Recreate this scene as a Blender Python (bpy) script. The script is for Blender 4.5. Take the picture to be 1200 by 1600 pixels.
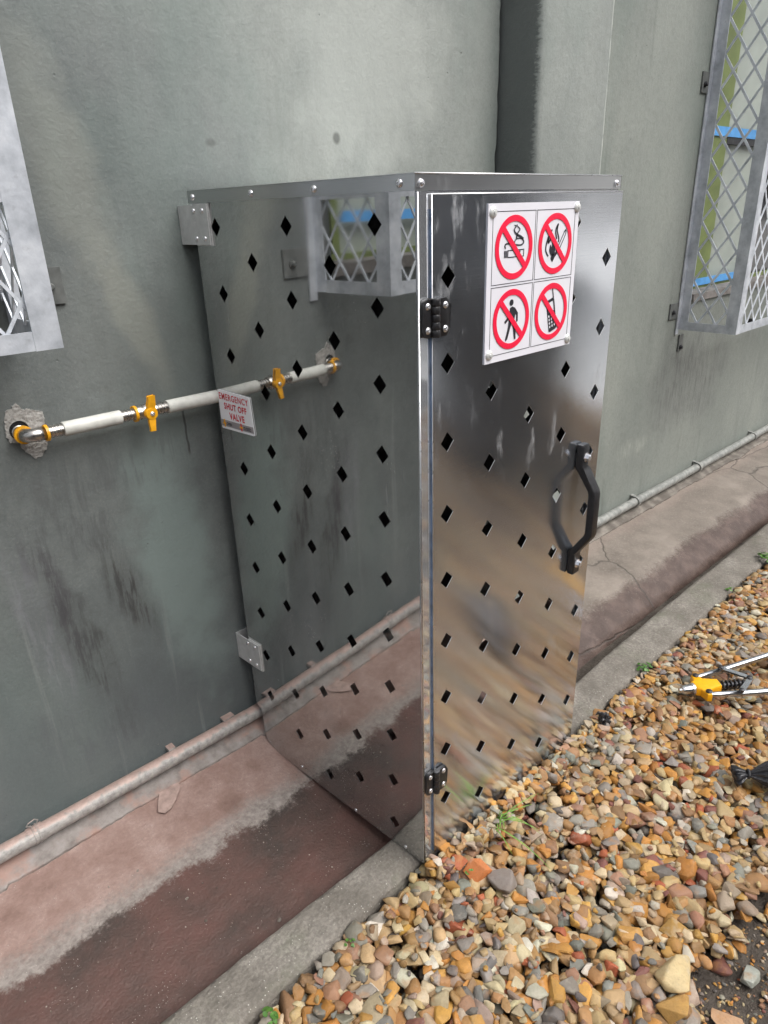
import bpy, bmesh, math, random
import numpy as np
from mathutils import Vector, Matrix

for _o in list(bpy.data.objects):
    bpy.data.objects.remove(_o, do_unlink=True)
SC = bpy.context.scene
COL = SC.collection
R = math.radians

# ------------------------------------------------------------------ camera
cam_d = bpy.data.cameras.new('camera')
cam_d.sensor_fit = 'VERTICAL'
cam_d.sensor_height = 36.0
cam_d.lens = 36.0 * 1083.558 / 1600.0
cam_d.clip_start = 0.02
cam_d.clip_end = 2000.0
cam = bpy.data.objects.new('camera', cam_d)
COL.objects.link(cam)
_c = Vector((-0.837857, -1.475921, 1.393719))
_r = Vector((0.73212698, -0.68045531, -0.03115523))
_u = Vector((0.29165493, 0.27181251, 0.91709071))
_b = Vector((-0.61557086, -0.68051343, 0.39745942))
cam.matrix_world = Matrix(((_r.x, _u.x, _b.x, _c.x), (_r.y, _u.y, _b.y, _c.y), (_r.z, _u.z, _b.z, _c.z), (0, 0, 0, 1)))
SC.camera = cam
SC.render.resolution_x = 768
SC.render.resolution_y = 1024

# ------------------------------------------------------------------ world: overcast daylight
SUN_EL, SUN_AZ = 54.0, 74.0        # elevation; azimuth of the sun measured from +x towards -y
world = bpy.data.worlds.new('World')
SC.world = world
world.use_nodes = True
wn = world.node_tree
bg = wn.nodes['Background']
sky = wn.nodes.new('ShaderNodeTexSky')
sky.sky_type = 'NISHITA'
sky.sun_disc = False
sky.sun_elevation = R(SUN_EL)
sky.sun_rotation = R(90.0 + SUN_AZ)
sky.air_density = 1.0
sky.dust_density = 5.0
sky.ozone_density = 1.0
hs = wn.nodes.new('ShaderNodeHueSaturation')      # a clouded sky: nearly grey
hs.inputs['Saturation'].default_value = 0.30
wn.links.new(sky.outputs[0], hs.inputs['Color'])
wn.links.new(hs.outputs[0], bg.inputs[0])
bg.inputs[1].default_value = 0.15

sun_d = bpy.data.lights.new('sun', 'SUN')
sun_d.energy = 1.5
sun_d.angle = R(55)
sun_d.color = (1.0, 0.965, 0.92)
sun = bpy.data.objects.new('sun', sun_d)
COL.objects.link(sun)
_d = Vector((math.cos(R(SUN_EL)) * math.cos(R(SUN_AZ)), -math.cos(R(SUN_EL)) * math.sin(R(SUN_AZ)), math.sin(R(SUN_EL))))
sun.rotation_euler = _d.to_track_quat('Z', 'Y').to_euler()

SC.view_settings.view_transform = 'Standard'
SC.view_settings.look = 'None'
SC.view_settings.gamma = 1.0
SC.view_settings.use_curve_mapping = False
SC.view_settings.exposure = 0.56
SC.cycles.use_adaptive_sampling = True
SC.cycles.adaptive_threshold = 0.025
SC.cycles.adaptive_min_samples = 24
SC.cycles.max_bounces = 7
SC.cycles.diffuse_bounces = 3
SC.cycles.glossy_bounces = 5

# ------------------------------------------------------------------ helpers
def link(o, parent=None):
    COL.objects.link(o)
    if parent is not None:
        o.parent = parent
    return o

def tag(o, label=None, cat=None, group=None, kind=None):
    if label: o['label'] = label
    if cat: o['category'] = cat
    if group: o['group'] = group
    if kind: o['kind'] = kind
    return o

def empty(name, loc=(0, 0, 0)):
    o = bpy.data.objects.new(name, None)
    o.empty_display_size = 0.05
    o.location = loc
    return link(o)

def child_fix(o, parent):
    """o's mesh is in world coordinates; keep it there under a moved parent."""
    if parent is None:
        return
    base = Vector((0, 0, 0))
    p = parent
    while p is not None:
        base += p.location
        p = p.parent
    o.location = -base

def obj(name, bm, mat, parent=None, smooth=False, autosm=None):
    me = bpy.data.meshes.new(name)
    if isinstance(bm, bmesh.types.BMesh):
        bmesh.ops.recalc_face_normals(bm, faces=bm.faces[:])
        if smooth or autosm:
            for f in bm.faces: f.smooth = True
            if autosm:
                for e in bm.edges:
                    if len(e.link_faces) == 2 and e.calc_face_angle(0) > R(autosm): e.smooth = False
        bm.to_mesh(me)
        bm.free()
    else:
        me.from_pydata(*bm)
        if smooth:
            me.polygons.foreach_set('use_smooth', [True] * len(me.polygons))
    me.materials.append(mat)
    o = bpy.data.objects.new(name, me)
    link(o, parent)
    child_fix(o, parent)
    return o

def BM():
    return bmesh.new()

def add_box(bm, lo, hi, M=None):
    vs = []
    for x in (lo[0], hi[0]):
        for y in (lo[1], hi[1]):
            for z in (lo[2], hi[2]):
                p = Vector((x, y, z))
                vs.append(bm.verts.new(M @ p if M else p))
    for f in ((0, 1, 3, 2), (4, 6, 7, 5), (0, 4, 5, 1), (2, 3, 7, 6), (0, 2, 6, 4), (1, 5, 7, 3)):
        bm.faces.new([vs[i] for i in f])
    return vs

def bevel(bm, w, seg=2, angle=30):
    es = [e for e in bm.edges if len(e.link_faces) == 2 and e.calc_face_angle(0) > R(angle)]
    bmesh.ops.bevel(bm, geom=es, offset=w, segments=seg, affect='EDGES', profile=0.5, clamp_overlap=True)

def frame_for(d):
    d = Vector(d).normalized()
    a = Vector((0, 0, 1)) if abs(d.z) < 0.9 else Vector((1, 0, 0))
    u = d.cross(a).normalized()
    return u, d.cross(u).normalized(), d

def add_tube(bm, pts, radii, seg=16, caps=True):
    pts = [Vector(p) for p in pts]
    if not hasattr(radii, '__len__'):
        radii = [radii] * len(pts)
    rings = []
    u = None
    for i, p in enumerate(pts):
        if i == 0: d = pts[1] - pts[0]
        elif i == len(pts) - 1: d = pts[-1] - pts[-2]
        else: d = (pts[i + 1] - p).normalized() + (p - pts[i - 1]).normalized()
        if d.length < 1e-9: d = pts[-1] - pts[0]
        d.normalize()
        if u is None:
            u, v, _ = frame_for(d)
        else:
            u = (u - d * u.dot(d)).normalized()
            v = d.cross(u).normalized()
        rings.append([bm.verts.new(p + (u * math.cos(2 * math.pi * k / seg) + v * math.sin(2 * math.pi * k / seg)) * radii[i]) for k in range(seg)])
    for a, b in zip(rings, rings[1:]):
        for k in range(seg):
            bm.faces.new((a[k], a[(k + 1) % seg], b[(k + 1) % seg], b[k]))
    if caps:
        bm.faces.new(rings[0][::-1])
        bm.faces.new(rings[-1])
    return rings

def add_lathe(bm, origin, axis, prof, seg=20):
    """prof: list of (distance along axis, radius)"""
    o = Vector(origin)
    u, v, d = frame_for(axis)
    rings = []
    for t, r in prof:
        if r < 1e-6:
            rings.append([bm.verts.new(o + d * t)])
        else:
            rings.append([bm.verts.new(o + d * t + (u * math.cos(2 * math.pi * k / seg) + v * math.sin(2 * math.pi * k / seg)) * r) for k in range(seg)])
    for a, b in zip(rings, rings[1:]):
        for k in range(seg):
            k2 = (k + 1) % seg
            if len(a) == 1 and len(b) == 1: continue
            if len(a) == 1: bm.faces.new((a[0], b[k2], b[k]))
            elif len(b) == 1: bm.faces.new((a[k], a[k2], b[0]))
            else: bm.faces.new((a[k], a[k2], b[k2], b[k]))

def plate(loops, M, w0, w1, extra_fill=False):
    """flat plate from 2-D loops (first the outline, then holes), thickness w0..w1; M maps (u,v,w) to a point"""
    bm = BM()
    es = []
    for lp in loops:
        vs = [bm.verts.new((p[0], p[1], w0)) for p in lp]
        for i in range(len(vs)):
            es.append(bm.edges.new((vs[i], vs[(i + 1) % len(vs)])))
    if len(loops) == 1:
        bm.faces.new(bm.verts[:])
    else:
        bmesh.ops.triangle_fill(bm, use_beauty=True, use_dissolve=False, edges=es)
    if abs(w1 - w0) > 1e-9:
        r = bmesh.ops.extrude_face_region(bm, geom=bm.faces[:])
        for v in r['geom']:
            if isinstance(v, bmesh.types.BMVert): v.co.z = w1
    for v in bm.verts:
        v.co = M(v.co.x, v.co.y, v.co.z)
    return bm

def holed_sheet(outline, holes, Mp, th, cham=1.022):
    """sheet with punched holes; the cut rims take the second material slot"""
    bm = BM()
    big = [[(sum(p[0] for p in h) / 4 + (q[0] - sum(p[0] for p in h) / 4) * cham, sum(p[1] for p in h) / 4 + (q[1] - sum(p[1] for p in h) / 4) * cham) for q in h] for h in holes]
    es = []
    rings = []
    for k, lp in enumerate([outline] + big):
        vs = [bm.verts.new((p[0], p[1], 0.0)) for p in lp]
        rings.append(vs)
        for i in range(len(vs)): es.append(bm.edges.new((vs[i], vs[(i + 1) % len(vs)])))
    bmesh.ops.triangle_fill(bm, use_beauty=True, use_dissolve=False, edges=es)
    def band(a, b, mi):
        n = len(a)
        for i in range(n):
            f = bm.faces.new((a[i], a[(i + 1) % n], b[(i + 1) % n], b[i])); f.material_index = mi
    band(rings[0], [bm.verts.new((p[0], p[1], -th)) for p in outline], 0)
    for vs, h in zip(rings[1:], holes):
        m1 = [bm.verts.new((p[0], p[1], -0.0007)) for p in h]
        m2 = [bm.verts.new((p[0], p[1], -th)) for p in h]
        band(vs, m1, 1); band(m1, m2, 1)
    for v in bm.verts: v.co = Mp(v.co.x, v.co.y, v.co.z)
    return bm

def join_bm(dst, src):
    me = bpy.data.meshes.new('tmp')
    src.to_mesh(me)
    src.free()
    dst.from_mesh(me)
    bpy.data.meshes.remove(me)
    return dst

def circle(cx, cy, r, n=48, ry=None):
    ry = r if ry is None else ry
    return [(cx + r * math.cos(2 * math.pi * k / n), cy + ry * math.sin(2 * math.pi * k / n)) for k in range(n)]

def ensure(n):
    pass

# ------------------------------------------------------------------ materials
class NT:
    def __init__(s, name):
        s.m = bpy.data.materials.new(name)
        s.m.use_nodes = True
        s.t = s.m.node_tree
        s.b = s.t.nodes['Principled BSDF']
        s.tc = s.t.nodes.new('ShaderNodeTexCoord')
        s.pos = s.t.nodes.new('ShaderNodeNewGeometry').outputs['Position']
    def n(s, t, **k):
        x = s.t.nodes.new(t)
        for a, b in k.items(): setattr(x, a, b)
        return x
    def put(s, sock, v):
        if isinstance(v, bpy.types.NodeSocket): s.t.links.new(v, sock)
        elif v is not None:
            if hasattr(v, '__len__') and len(v) == 3 and len(sock.default_value) == 4: v = (*v, 1)
            sock.default_value = v
    def m2(s, op, a, b=None, c=None, clamp=False):
        x = s.n('ShaderNodeMath', operation=op, use_clamp=clamp)
        s.put(x.inputs[0], a)
        if b is not None: s.put(x.inputs[1], b)
        if c is not None: s.put(x.inputs[2], c)
        return x.outputs[0]
    def mapp(s, scale=(1, 1, 1), loc=(0, 0, 0), rot=(0, 0, 0), src=None):
        x = s.n('ShaderNodeMapping')
        s.put(x.inputs['Vector'], src or s.pos)
        x.inputs['Scale'].default_value = scale
        x.inputs['Location'].default_value = loc
        x.inputs['Rotation'].default_value = rot
        return x.outputs[0]
    def noise(s, scale, detail=4, rough=0.55, vec=None, dist=0.0, out=0):
        x = s.n('ShaderNodeTexNoise')
        s.put(x.inputs['Vector'], vec or s.pos)
        x.inputs['Scale'].default_value = scale
        x.inputs['Detail'].default_value = detail
        x.inputs['Roughness'].default_value = rough
        x.inputs['Distortion'].default_value = dist
        return x.outputs[out]
    def vor(s, scale, vec=None, feature='F1', out='Distance'):
        x = s.n('ShaderNodeTexVoronoi', feature=feature)
        s.put(x.inputs['Vector'], vec or s.pos)
        x.inputs['Scale'].default_value = scale
        return x.outputs[out]
    def ss(s, v, a, b):
        x = s.n('ShaderNodeMapRange', interpolation_type='SMOOTHSTEP')
        s.put(x.inputs['Value'], v)
        x.inputs['From Min'].default_value = a
        x.inputs['From Max'].default_value = b
        return x.outputs[0]
    def ramp(s, v, stops):
        x = s.n('ShaderNodeValToRGB')
        s.put(x.inputs[0], v)
        e = x.color_ramp.elements
        while len(e) < len(stops): e.new(0.5)
        for i, (p, c) in enumerate(stops):
            e[i].position = p
            e[i].color = (*c, 1) if len(c) == 3 else c
        return x.outputs[0]
    def mix(s, f, a, b, mode='MIX'):
        x = s.n('ShaderNodeMix', data_type='RGBA', blend_type=mode)
        s.put(x.inputs[0], f)
        s.put(x.inputs[6], a)
        s.put(x.inputs[7], b)
        return x.outputs[2]
    def xyz(s, v=None):
        x = s.n('ShaderNodeSeparateXYZ')
        s.put(x.inputs[0], v or s.pos)
        return x.outputs
    def bump(s, h, strength=0.4, dist=0.01, prev=None):
        x = s.n('ShaderNodeBump')
        x.inputs['Strength'].default_value = strength
        x.inputs['Distance'].default_value = dist
        s.put(x.inputs['Height'], h)
        if prev is not None: s.put(x.inputs['Normal'], prev)
        return x.outputs[0]
    def out(s, color=None, rough=None, metal=None, normal=None, spec=None, **k):
        if color is not None: s.put(s.b.inputs['Base Color'], color)
        if rough is not None: s.put(s.b.inputs['Roughness'], rough)
        if metal is not None: s.put(s.b.inputs['Metallic'], metal)
        if normal is not None: s.put(s.b.inputs['Normal'], normal)
        if spec is not None: s.put(s.b.inputs['Specular IOR Level'], spec)
        for a, b in k.items(): s.put(s.b.inputs[a], b)
        return s.m

def simple(name, col, rough=0.5, metal=0.0, var=0.12, scale=60, bump=0.0, spec=None):
    t = NT(name)
    f = t.noise(scale, 4)
    c2 = tuple(max(0, c * (1 - 2 * var)) for c in col)
    c3 = tuple(min(1, c * (1 + 2 * var)) for c in col)
    c = t.ramp(f, [(0.3, c2), (0.7, c3)])
    nrm = t.bump(t.noise(scale * 3, 3), bump, 0.002) if bump else None
    r = t.m2('MULTIPLY_ADD', t.noise(scale * 1.7, 3), 0.2, rough - 0.1)
    return t.out(c, r, metal, nrm, spec)

def blob(t, x, z, rx, rz, slant=0.0, soft=0.6, wob=0.35, axes=(0, 2), nscale=9.0):
    """a stain mask: an irregular ellipse on the wall"""
    p = t.xyz()
    dx = t.m2('SUBTRACT', p[axes[0]], x)
    dz = t.m2('SUBTRACT', p[axes[1]], z)
    dx = t.m2('MULTIPLY_ADD', dz, slant, dx)
    a = t.m2('MULTIPLY', dx, 1 / rx)
    b = t.m2('MULTIPLY', dz, 1 / rz)
    d = t.m2('SQRT', t.m2('ADD', t.m2('MULTIPLY', a, a), t.m2('MULTIPLY', b, b)))
    if not hasattr(t, 'nz'): t.nz = t.noise(nscale, 4, 0.6)
    nz = t.nz
    d = t.m2('MULTIPLY_ADD', t.m2('SUBTRACT', nz, 0.5), wob * 4, d)
    return t.ss(d, 1.0 + soft * 0.3, 1.0 - soft)

def wall_material():
    t = NT('weathered_grey_green_paint')
    big = t.noise(2.6, 5, 0.62, t.mapp((1, 1, 0.7)))
    col = t.ramp(big, [(0.30, (0.108, 0.121, 0.121)), (0.50, (0.152, 0.169, 0.166)), (0.68, (0.200, 0.219, 0.211)), (0.85, (0.245, 0.256, 0.235))])
    # the lighter, less soiled paint above and behind the cabinet and to its right
    p = t.xyz()
    zx = t.m2('MULTIPLY_ADD', p[0], 1.3, t.m2('MULTIPLY', p[2], 0.8))
    zx = t.m2('MULTIPLY_ADD', t.m2('SUBTRACT', t.noise(3.2, 5, 0.62, t.mapp((1, 1, 0.6), (1, 2, 3))), 0.5), 1.3, zx)
    clean = t.ss(zx, 0.95, 1.75)
    ccol = t.ramp(t.noise(1.9, 5, 0.6, t.mapp((1, 1, 0.6), (4, 0, 1))), [(0.3, (0.225, 0.247, 0.234)), (0.55, (0.285, 0.308, 0.290)), (0.75, (0.335, 0.356, 0.332))])
    col = t.mix(clean, col, ccol)
    mot = t.noise(42, 5, 0.7)
    col = t.mix(t.m2('MULTIPLY', t.ss(mot, 0.55, 0.35), 0.22), col, t.mix(0.5, col, (0.05, 0.055, 0.05)))
    grain = t.noise(210, 3, 0.7)
    col = t.mix(t.m2('MULTIPLY', t.ss(grain, 0.58, 0.36), 0.20), col, t.mix(0.5, col, (0.04, 0.045, 0.04)))
    col = t.mix(t.m2('MULTIPLY', t.ss(grain, 0.58, 0.74), 0.14), col, (0.40, 0.42, 0.40))
    # green-blue tint patches
    tint = t.ss(t.noise(2.4, 4, 0.6, t.mapp((1, 1, 0.5), (3, 1, 7))), 0.48, 0.68)
    col = t.mix(t.m2('MULTIPLY', tint, 0.35), col, (0.175, 0.225, 0.205))
    # soiled foot of the wall and rain streaks
    low = t.ss(t.m2('MULTIPLY_ADD', t.m2('SUBTRACT', t.noise(5, 5, 0.6, t.mapp((1, 1, 0.25))), 0.5), 1.0, p[2]), 0.75, 0.0)
    left = t.ss(p[0], 0.6, -0.1)
    col = t.mix(t.m2('MULTIPLY', t.m2('MULTIPLY', low, left), 0.50), col, (0.088, 0.106, 0.114))
    streak = t.ss(t.noise(14, 6, 0.62, t.mapp((1.0, 1.0, 0.07))), 0.52, 0.74)
    sm = t.ss(t.noise(1.7, 3, 0.5, t.mapp(loc=(5, 0, 2))), 0.45, 0.62)
    col = t.mix(t.m2('MULTIPLY', t.m2('MULTIPLY', streak, sm), 0.45), col, (0.10, 0.11, 0.105))
    pale = t.ss(t.noise(18, 6, 0.65, t.mapp((1.0, 1.0, 0.05), (2, 0, 4))), 0.60, 0.80)
    col = t.mix(t.m2('MULTIPLY', pale, 0.42), col, (0.36, 0.385, 0.375))
    # particular stains: (x, z, rx, rz, slant, colour, strength, streaky)
    fine = t.ss(t.noise(60, 5, 0.7, t.mapp((1.0, 1.0, 0.14))), 0.45, 0.62)
    for x, z, rx, rz, sl, c, k, st in (
            (-0.305, 0.55, 0.055, 0.15, 0.25, (0.045, 0.044, 0.043), 0.85, True),
            (-0.42, 0.42, 0.05, 0.26, 0.20, (0.05, 0.052, 0.05), 0.7, True),
            (-0.50, 0.62, 0.07, 0.22, 0.1, (0.065, 0.06, 0.07), 0.55, True),
            (-0.40, 0.76, 0.10, 0.10, 0.1, (0.07, 0.072, 0.075), 0.45, True),
            (-0.52, 0.55, 0.04, 0.28, 0.12, (0.29, 0.31, 0.33), 0.35, True),
            (-0.17, 0.62, 0.11, 0.42, 0.1, (0.205, 0.258, 0.245), 0.7, False),
            (-0.40, 0.25, 0.30, 0.14, 0.1, (0.105, 0.115, 0.122), 0.5, True),
            (-0.30, 0.88, 0.24, 0.07, 0.1, (0.105, 0.112, 0.112), 0.55, True),
            (-0.20, 1.15, 0.16, 0.20, 0.2, (0.125, 0.132, 0.128), 0.45, False),
            (0.28, 1.62, 0.10, 0.20, 0.1, (0.21, 0.228, 0.212), 0.5, True),
            (0.85, 1.80, 0.14, 0.22, 0.0, (0.22, 0.24, 0.225), 0.5, True),
            (-0.27, 1.50, 0.07, 0.24, 0.2, (0.29, 0.30, 0.26), 0.35, False),
            (-0.18, 1.20, 0.05, 0.17, 0.3, (0.29, 0.30, 0.255), 0.35, False),
            (-0.38, 1.66, 0.08, 0.30, 0.1, (0.125, 0.135, 0.13), 0.5, False),
            (0.55, 1.75, 0.28, 0.30, 0.0, (0.385, 0.410, 0.385), 0.55, False),
            (0.06, 1.545, 0.016, 0.010, 0.0, (0.08, 0.085, 0.08), 0.6, False),
            (0.42, 1.565, 0.012, 0.014, 0.0, (0.07, 0.075, 0.07), 0.7, False),
            (2.65, 0.55, 0.45, 0.26, 0.0, (0.15, 0.152, 0.155), 0.75, True),
            (2.15, 0.33, 0.16, 0.05, 0.0, (0.40, 0.42, 0.39), 0.6, True)):
        m = blob(t, x, z, rx, rz, sl)
        if st: m = t.m2('MULTIPLY', m, t.m2('MULTIPLY_ADD', fine, 0.75, 0.25))
        col = t.mix(t.m2('MULTIPLY', m, k), col, c)
    # beyond the pier the wall is a shade duller; the pier's far arris is worn, with its edge highlight painted in pale
    bey = t.m2('MULTIPLY', t.ss(p[0], 1.425, 1.432), t.ss(p[1], -0.06, -0.02))
    col = t.mix(bey, col, (0.90, 0.90, 0.875), 'MULTIPLY')
    arr = t.m2('MULTIPLY', t.m2('MULTIPLY', t.ss(p[0], 1.412, 1.420), t.ss(p[1], -0.085, -0.094)), t.ss(t.noise(25, 3), 0.3, 0.5))
    col = t.mix(t.m2('MULTIPLY', arr, 0.6), col, (0.46, 0.48, 0.45))
    # darker left flank of the pier, its edge broken by noise
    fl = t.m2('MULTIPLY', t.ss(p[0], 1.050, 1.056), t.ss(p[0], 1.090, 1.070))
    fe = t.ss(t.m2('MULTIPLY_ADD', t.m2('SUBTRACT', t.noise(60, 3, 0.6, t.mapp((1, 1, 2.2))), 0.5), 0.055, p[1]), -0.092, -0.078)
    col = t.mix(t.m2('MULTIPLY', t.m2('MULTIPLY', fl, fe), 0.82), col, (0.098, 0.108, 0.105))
    # one dark run down the wall beside the cabinet
    run = t.m2('MULTIPLY', t.ss(t.m2('ABSOLUTE', t.m2('ADD', p[0], t.m2('MULTIPLY_ADD', t.noise(20, 2), 0.012, 0.0925))), 0.0042, 0.0012),
               t.m2('MULTIPLY', t.ss(p[2], 0.855, 0.875), t.ss(p[2], 1.0, 0.98)))
    col = t.mix(t.m2('MULTIPLY', run, 0.8), col, (0.035, 0.037, 0.036))
    # pin holes, scuffs
    pin = t.m2('MULTIPLY', t.ss(t.vor(22), 0.075, 0.03), t.ss(t.noise(3.0, 2), 0.52, 0.62))
    col = t.mix(t.m2('MULTIPLY', pin, 0.6), col, (0.07, 0.075, 0.07))
    scr = t.ss(t.noise(46, 6, 0.75, t.mapp((0.35, 1.0, 1.6), rot=(0, 0.5, 0))), 0.70, 0.74)
    scm = t.m2('MULTIPLY', scr, t.ss(t.m2('MULTIPLY_ADD', t.noise(3, 3), 0.5, p[2]), 0.68, 0.45))
    col = t.mix(t.m2('MULTIPLY', scm, 0.5), col, (0.36, 0.36, 0.33))
    h = t.m2('MULTIPLY_ADD', t.noise(105, 5, 0.65), 0.85, t.m2('MULTIPLY', t.noise(30, 4, 0.55, dist=0.3), 0.6))
    nrm = t.bump(t.noise(4, 3), 0.25, 0.02)
    nrm = t.bump(h, 0.40, 0.0042, nrm)
    nrm = t.bump(pin, 0.5, -0.004, nrm)
    rough = t.m2('MULTIPLY_ADD', t.noise(12, 4), 0.3, 0.42)
    return t.out(col, rough, 0.0, nrm, 0.35)

def plinth_material():
    t = NT('worn_red_floor_paint')
    p = t.xyz()
    wob = t.m2('MULTIPLY_ADD', t.m2('SUBTRACT', t.noise(6.5, 7, 0.68), 0.5), 0.15, p[1])
    wob2 = t.m2('MULTIPLY_ADD', t.m2('SUBTRACT', t.noise(10, 6, 0.62, t.mapp(loc=(3, 3, 3))), 0.5), 0.10, p[1])
    fineb = t.noise(110, 5, 0.7)
    wob = t.m2('MULTIPLY_ADD', t.m2('SUBTRACT', fineb, 0.5), 0.06, wob)
    wob2 = t.m2('MULTIPLY_ADD', t.m2('SUBTRACT', fineb, 0.5), 0.06, wob2)
    pink = t.ramp(t.noise(8, 6, 0.65), [(0.28, (0.17, 0.105, 0.085)), (0.42, (0.26, 0.172, 0.146)), (0.56, (0.335, 0.240, 0.210)), (0.74, (0.42, 0.325, 0.295))])
    pink = t.mix(t.ss(fineb, 0.38, 0.66), t.mix(0.35, pink, (0.20, 0.13, 0.11)), pink)
    maroon = t.ramp(t.noise(6, 6, 0.6, t.mapp(loc=(1, 7, 2))), [(0.32, (0.048, 0.037, 0.032)), (0.52, (0.086, 0.049, 0.041)), (0.72, (0.116, 0.056, 0.047))])
    maroon = t.mix(t.m2('MULTIPLY', t.ss(fineb, 0.54, 0.74), 0.4), maroon, (0.16, 0.115, 0.100))
    grey = t.ramp(t.noise(70, 5, 0.7), [(0.3, (0.15, 0.135, 0.125)), (0.7, (0.33, 0.305, 0.280))])
    greyband = t.m2('MULTIPLY', t.ss(wob2, -0.160, -0.225), 0.85)
    col = t.mix(greyband, pink, grey)
    col = t.mix(t.ss(wob, -0.228, -0.258), col, maroon)
    # beyond the cabinet the paint on top has gone grey-brown
    r = t.ss(t.m2('MULTIPLY_ADD', t.noise(2, 3), 0.4, p[0]), 0.9, 1.3)
    top = t.ramp(t.noise(4.5, 6, 0.62, t.mapp(loc=(9, 1, 1))), [(0.3, (0.125, 0.106, 0.090)), (0.52, (0.200, 0.172, 0.147)), (0.74, (0.30, 0.260, 0.225))])
    top = t.mix(t.ss(fineb, 0.50, 0.75), top, (0.27, 0.24, 0.21))
    pk = t.m2('MULTIPLY', t.ss(wob, -0.10, -0.02), 0.4)
    top = t.mix(pk, top, (0.31, 0.25, 0.215))
    mar2 = t.mix(t.ss(t.noise(14, 5, 0.6), 0.4, 0.7), (0.070, 0.047, 0.039), (0.120, 0.084, 0.071))
    top = t.mix(t.ss(wob, -0.285, -0.335), top, mar2)
    col = t.mix(r, col, top)
    # grit and pale specks
    gv = t.vor(150)
    speck = t.m2('MULTIPLY', t.ss(gv, 0.16, 0.08), t.ss(t.noise(16, 3), 0.50, 0.66))
    col = t.mix(t.m2('MULTIPLY', speck, 0.8), col, (0.52, 0.50, 0.46))
    # hairline cracks on the far part
    cr = t.n('ShaderNodeTexVoronoi', feature='DISTANCE_TO_EDGE')
    t.put(cr.inputs['Vector'], t.mix(0.08, t.mapp((1.1, 1.6, 1)), t.noise(7, 4, out=1)))
    cr.inputs['Scale'].default_value = 0.95
    ck = t.m2('MULTIPLY', t.ss(cr.outputs['Distance'], 0.006, 0.0015), r)
    col = t.mix(t.m2('MULTIPLY', ck, 0.55), col, (0.05, 0.044, 0.038))
    nrm = t.bump(t.noise(14, 5), 0.5, 0.012)
    nrm = t.bump(t.m2('MULTIPLY_ADD', gv, -0.4, t.noise(160, 4, 0.7)), 0.6, 0.003, nrm)
    nrm = t.bump(ck, 0.6, -0.004, nrm)
    wet = t.ss(wob, -0.28, -0.34)
    rough = t.m2('MULTIPLY_ADD', t.noise(20, 4), 0.25, t.m2('MULTIPLY_ADD', wet, -0.14, 0.55))
    return t.out(col, rough, 0.0, nrm, 0.4)

def concrete_material():
    t = NT('rough_concrete')
    c = t.ramp(t.noise(7, 6, 0.65), [(0.3, (0.135, 0.122, 0.104)), (0.5, (0.215, 0.196, 0.170)), (0.72, (0.32, 0.298, 0.265))])
    g = t.noise(130, 5, 0.7)
    c = t.mix(t.ss(g, 0.42, 0.62), t.mix(0.5, c, (0.11, 0.10, 0.088)), c)
    v = t.vor(120)
    c = t.mix(t.m2('MULTIPLY', t.ss(v, 0.2, 0.1), t.ss(t.noise(25, 2), 0.45, 0.6)), c, (0.50, 0.48, 0.44))
    moss = t.m2('MULTIPLY', t.ss(t.noise(5, 5, 0.6, t.mapp(loc=(4, 4, 1))), 0.56, 0.70), 0.4)
    c = t.mix(moss, c, (0.135, 0.145, 0.10))
    n = t.bump(t.noise(22, 5, 0.6), 0.6, 0.012)
    n = t.bump(t.m2('MULTIPLY_ADD', v, -0.6, g), 0.7, 0.004, n)
    return t.out(c, 0.8, 0.0, n, 0.3)

def zinc_material(name='galvanised_steel', light=1.0):
    t = NT(name)
    c = t.ramp(t.noise(17, 6, 0.62), [(0.28, (0.31 * light, 0.335 * light, 0.37 * light)), (0.5, (0.47 * light, 0.50 * light, 0.545 * light)), (0.72, (0.63 * light, 0.66 * light, 0.70 * light))])
    c = t.mix(t.m2('MULTIPLY', t.ss(t.noise(55, 5, 0.7), 0.56, 0.72), 0.35), c, (0.26, 0.27, 0.29))
    r = t.m2('MULTIPLY_ADD', t.noise(28, 4), 0.35, 0.34)
    n = t.bump(t.noise(60, 4), 0.25, 0.003)
    return t.out(c, r, 0.25, n)

def conduit_material():
    t = NT('painted_zinc_conduit')
    p = t.xyz()
    nz = t.n('ShaderNodeNewGeometry')
    up = t.xyz(nz.outputs['Normal'])[2]
    zinc = t.ramp(t.noise(60, 5, 0.7), [(0.3, (0.20, 0.195, 0.185)), (0.7, (0.46, 0.44, 0.42))])
    pink = t.ramp(t.noise(30, 5, 0.65), [(0.3, (0.33, 0.21, 0.175)), (0.7, (0.45, 0.315, 0.275))])
    f = t.m2('MULTIPLY', t.ss(t.m2('MULTIPLY_ADD', t.m2('SUBTRACT', t.noise(30, 5, 0.7), 0.5), 1.4, up), 0.60, 0.95), 0.75)
    left = t.ss(p[0], 1.0, 0.4)
    c = t.mix(t.m2('MULTIPLY', f, left), zinc, pink)
    c = t.mix(t.m2('SUBTRACT', 1.0, left), c, t.mix(t.ss(t.noise(40, 4), 0.35, 0.7), (0.21, 0.215, 0.205), (0.33, 0.335, 0.315)))
    n = t.bump(t.noise(90, 4), 0.4, 0.003)
    return t.out(c, 0.5, 0.15, n, 0.4)

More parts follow.
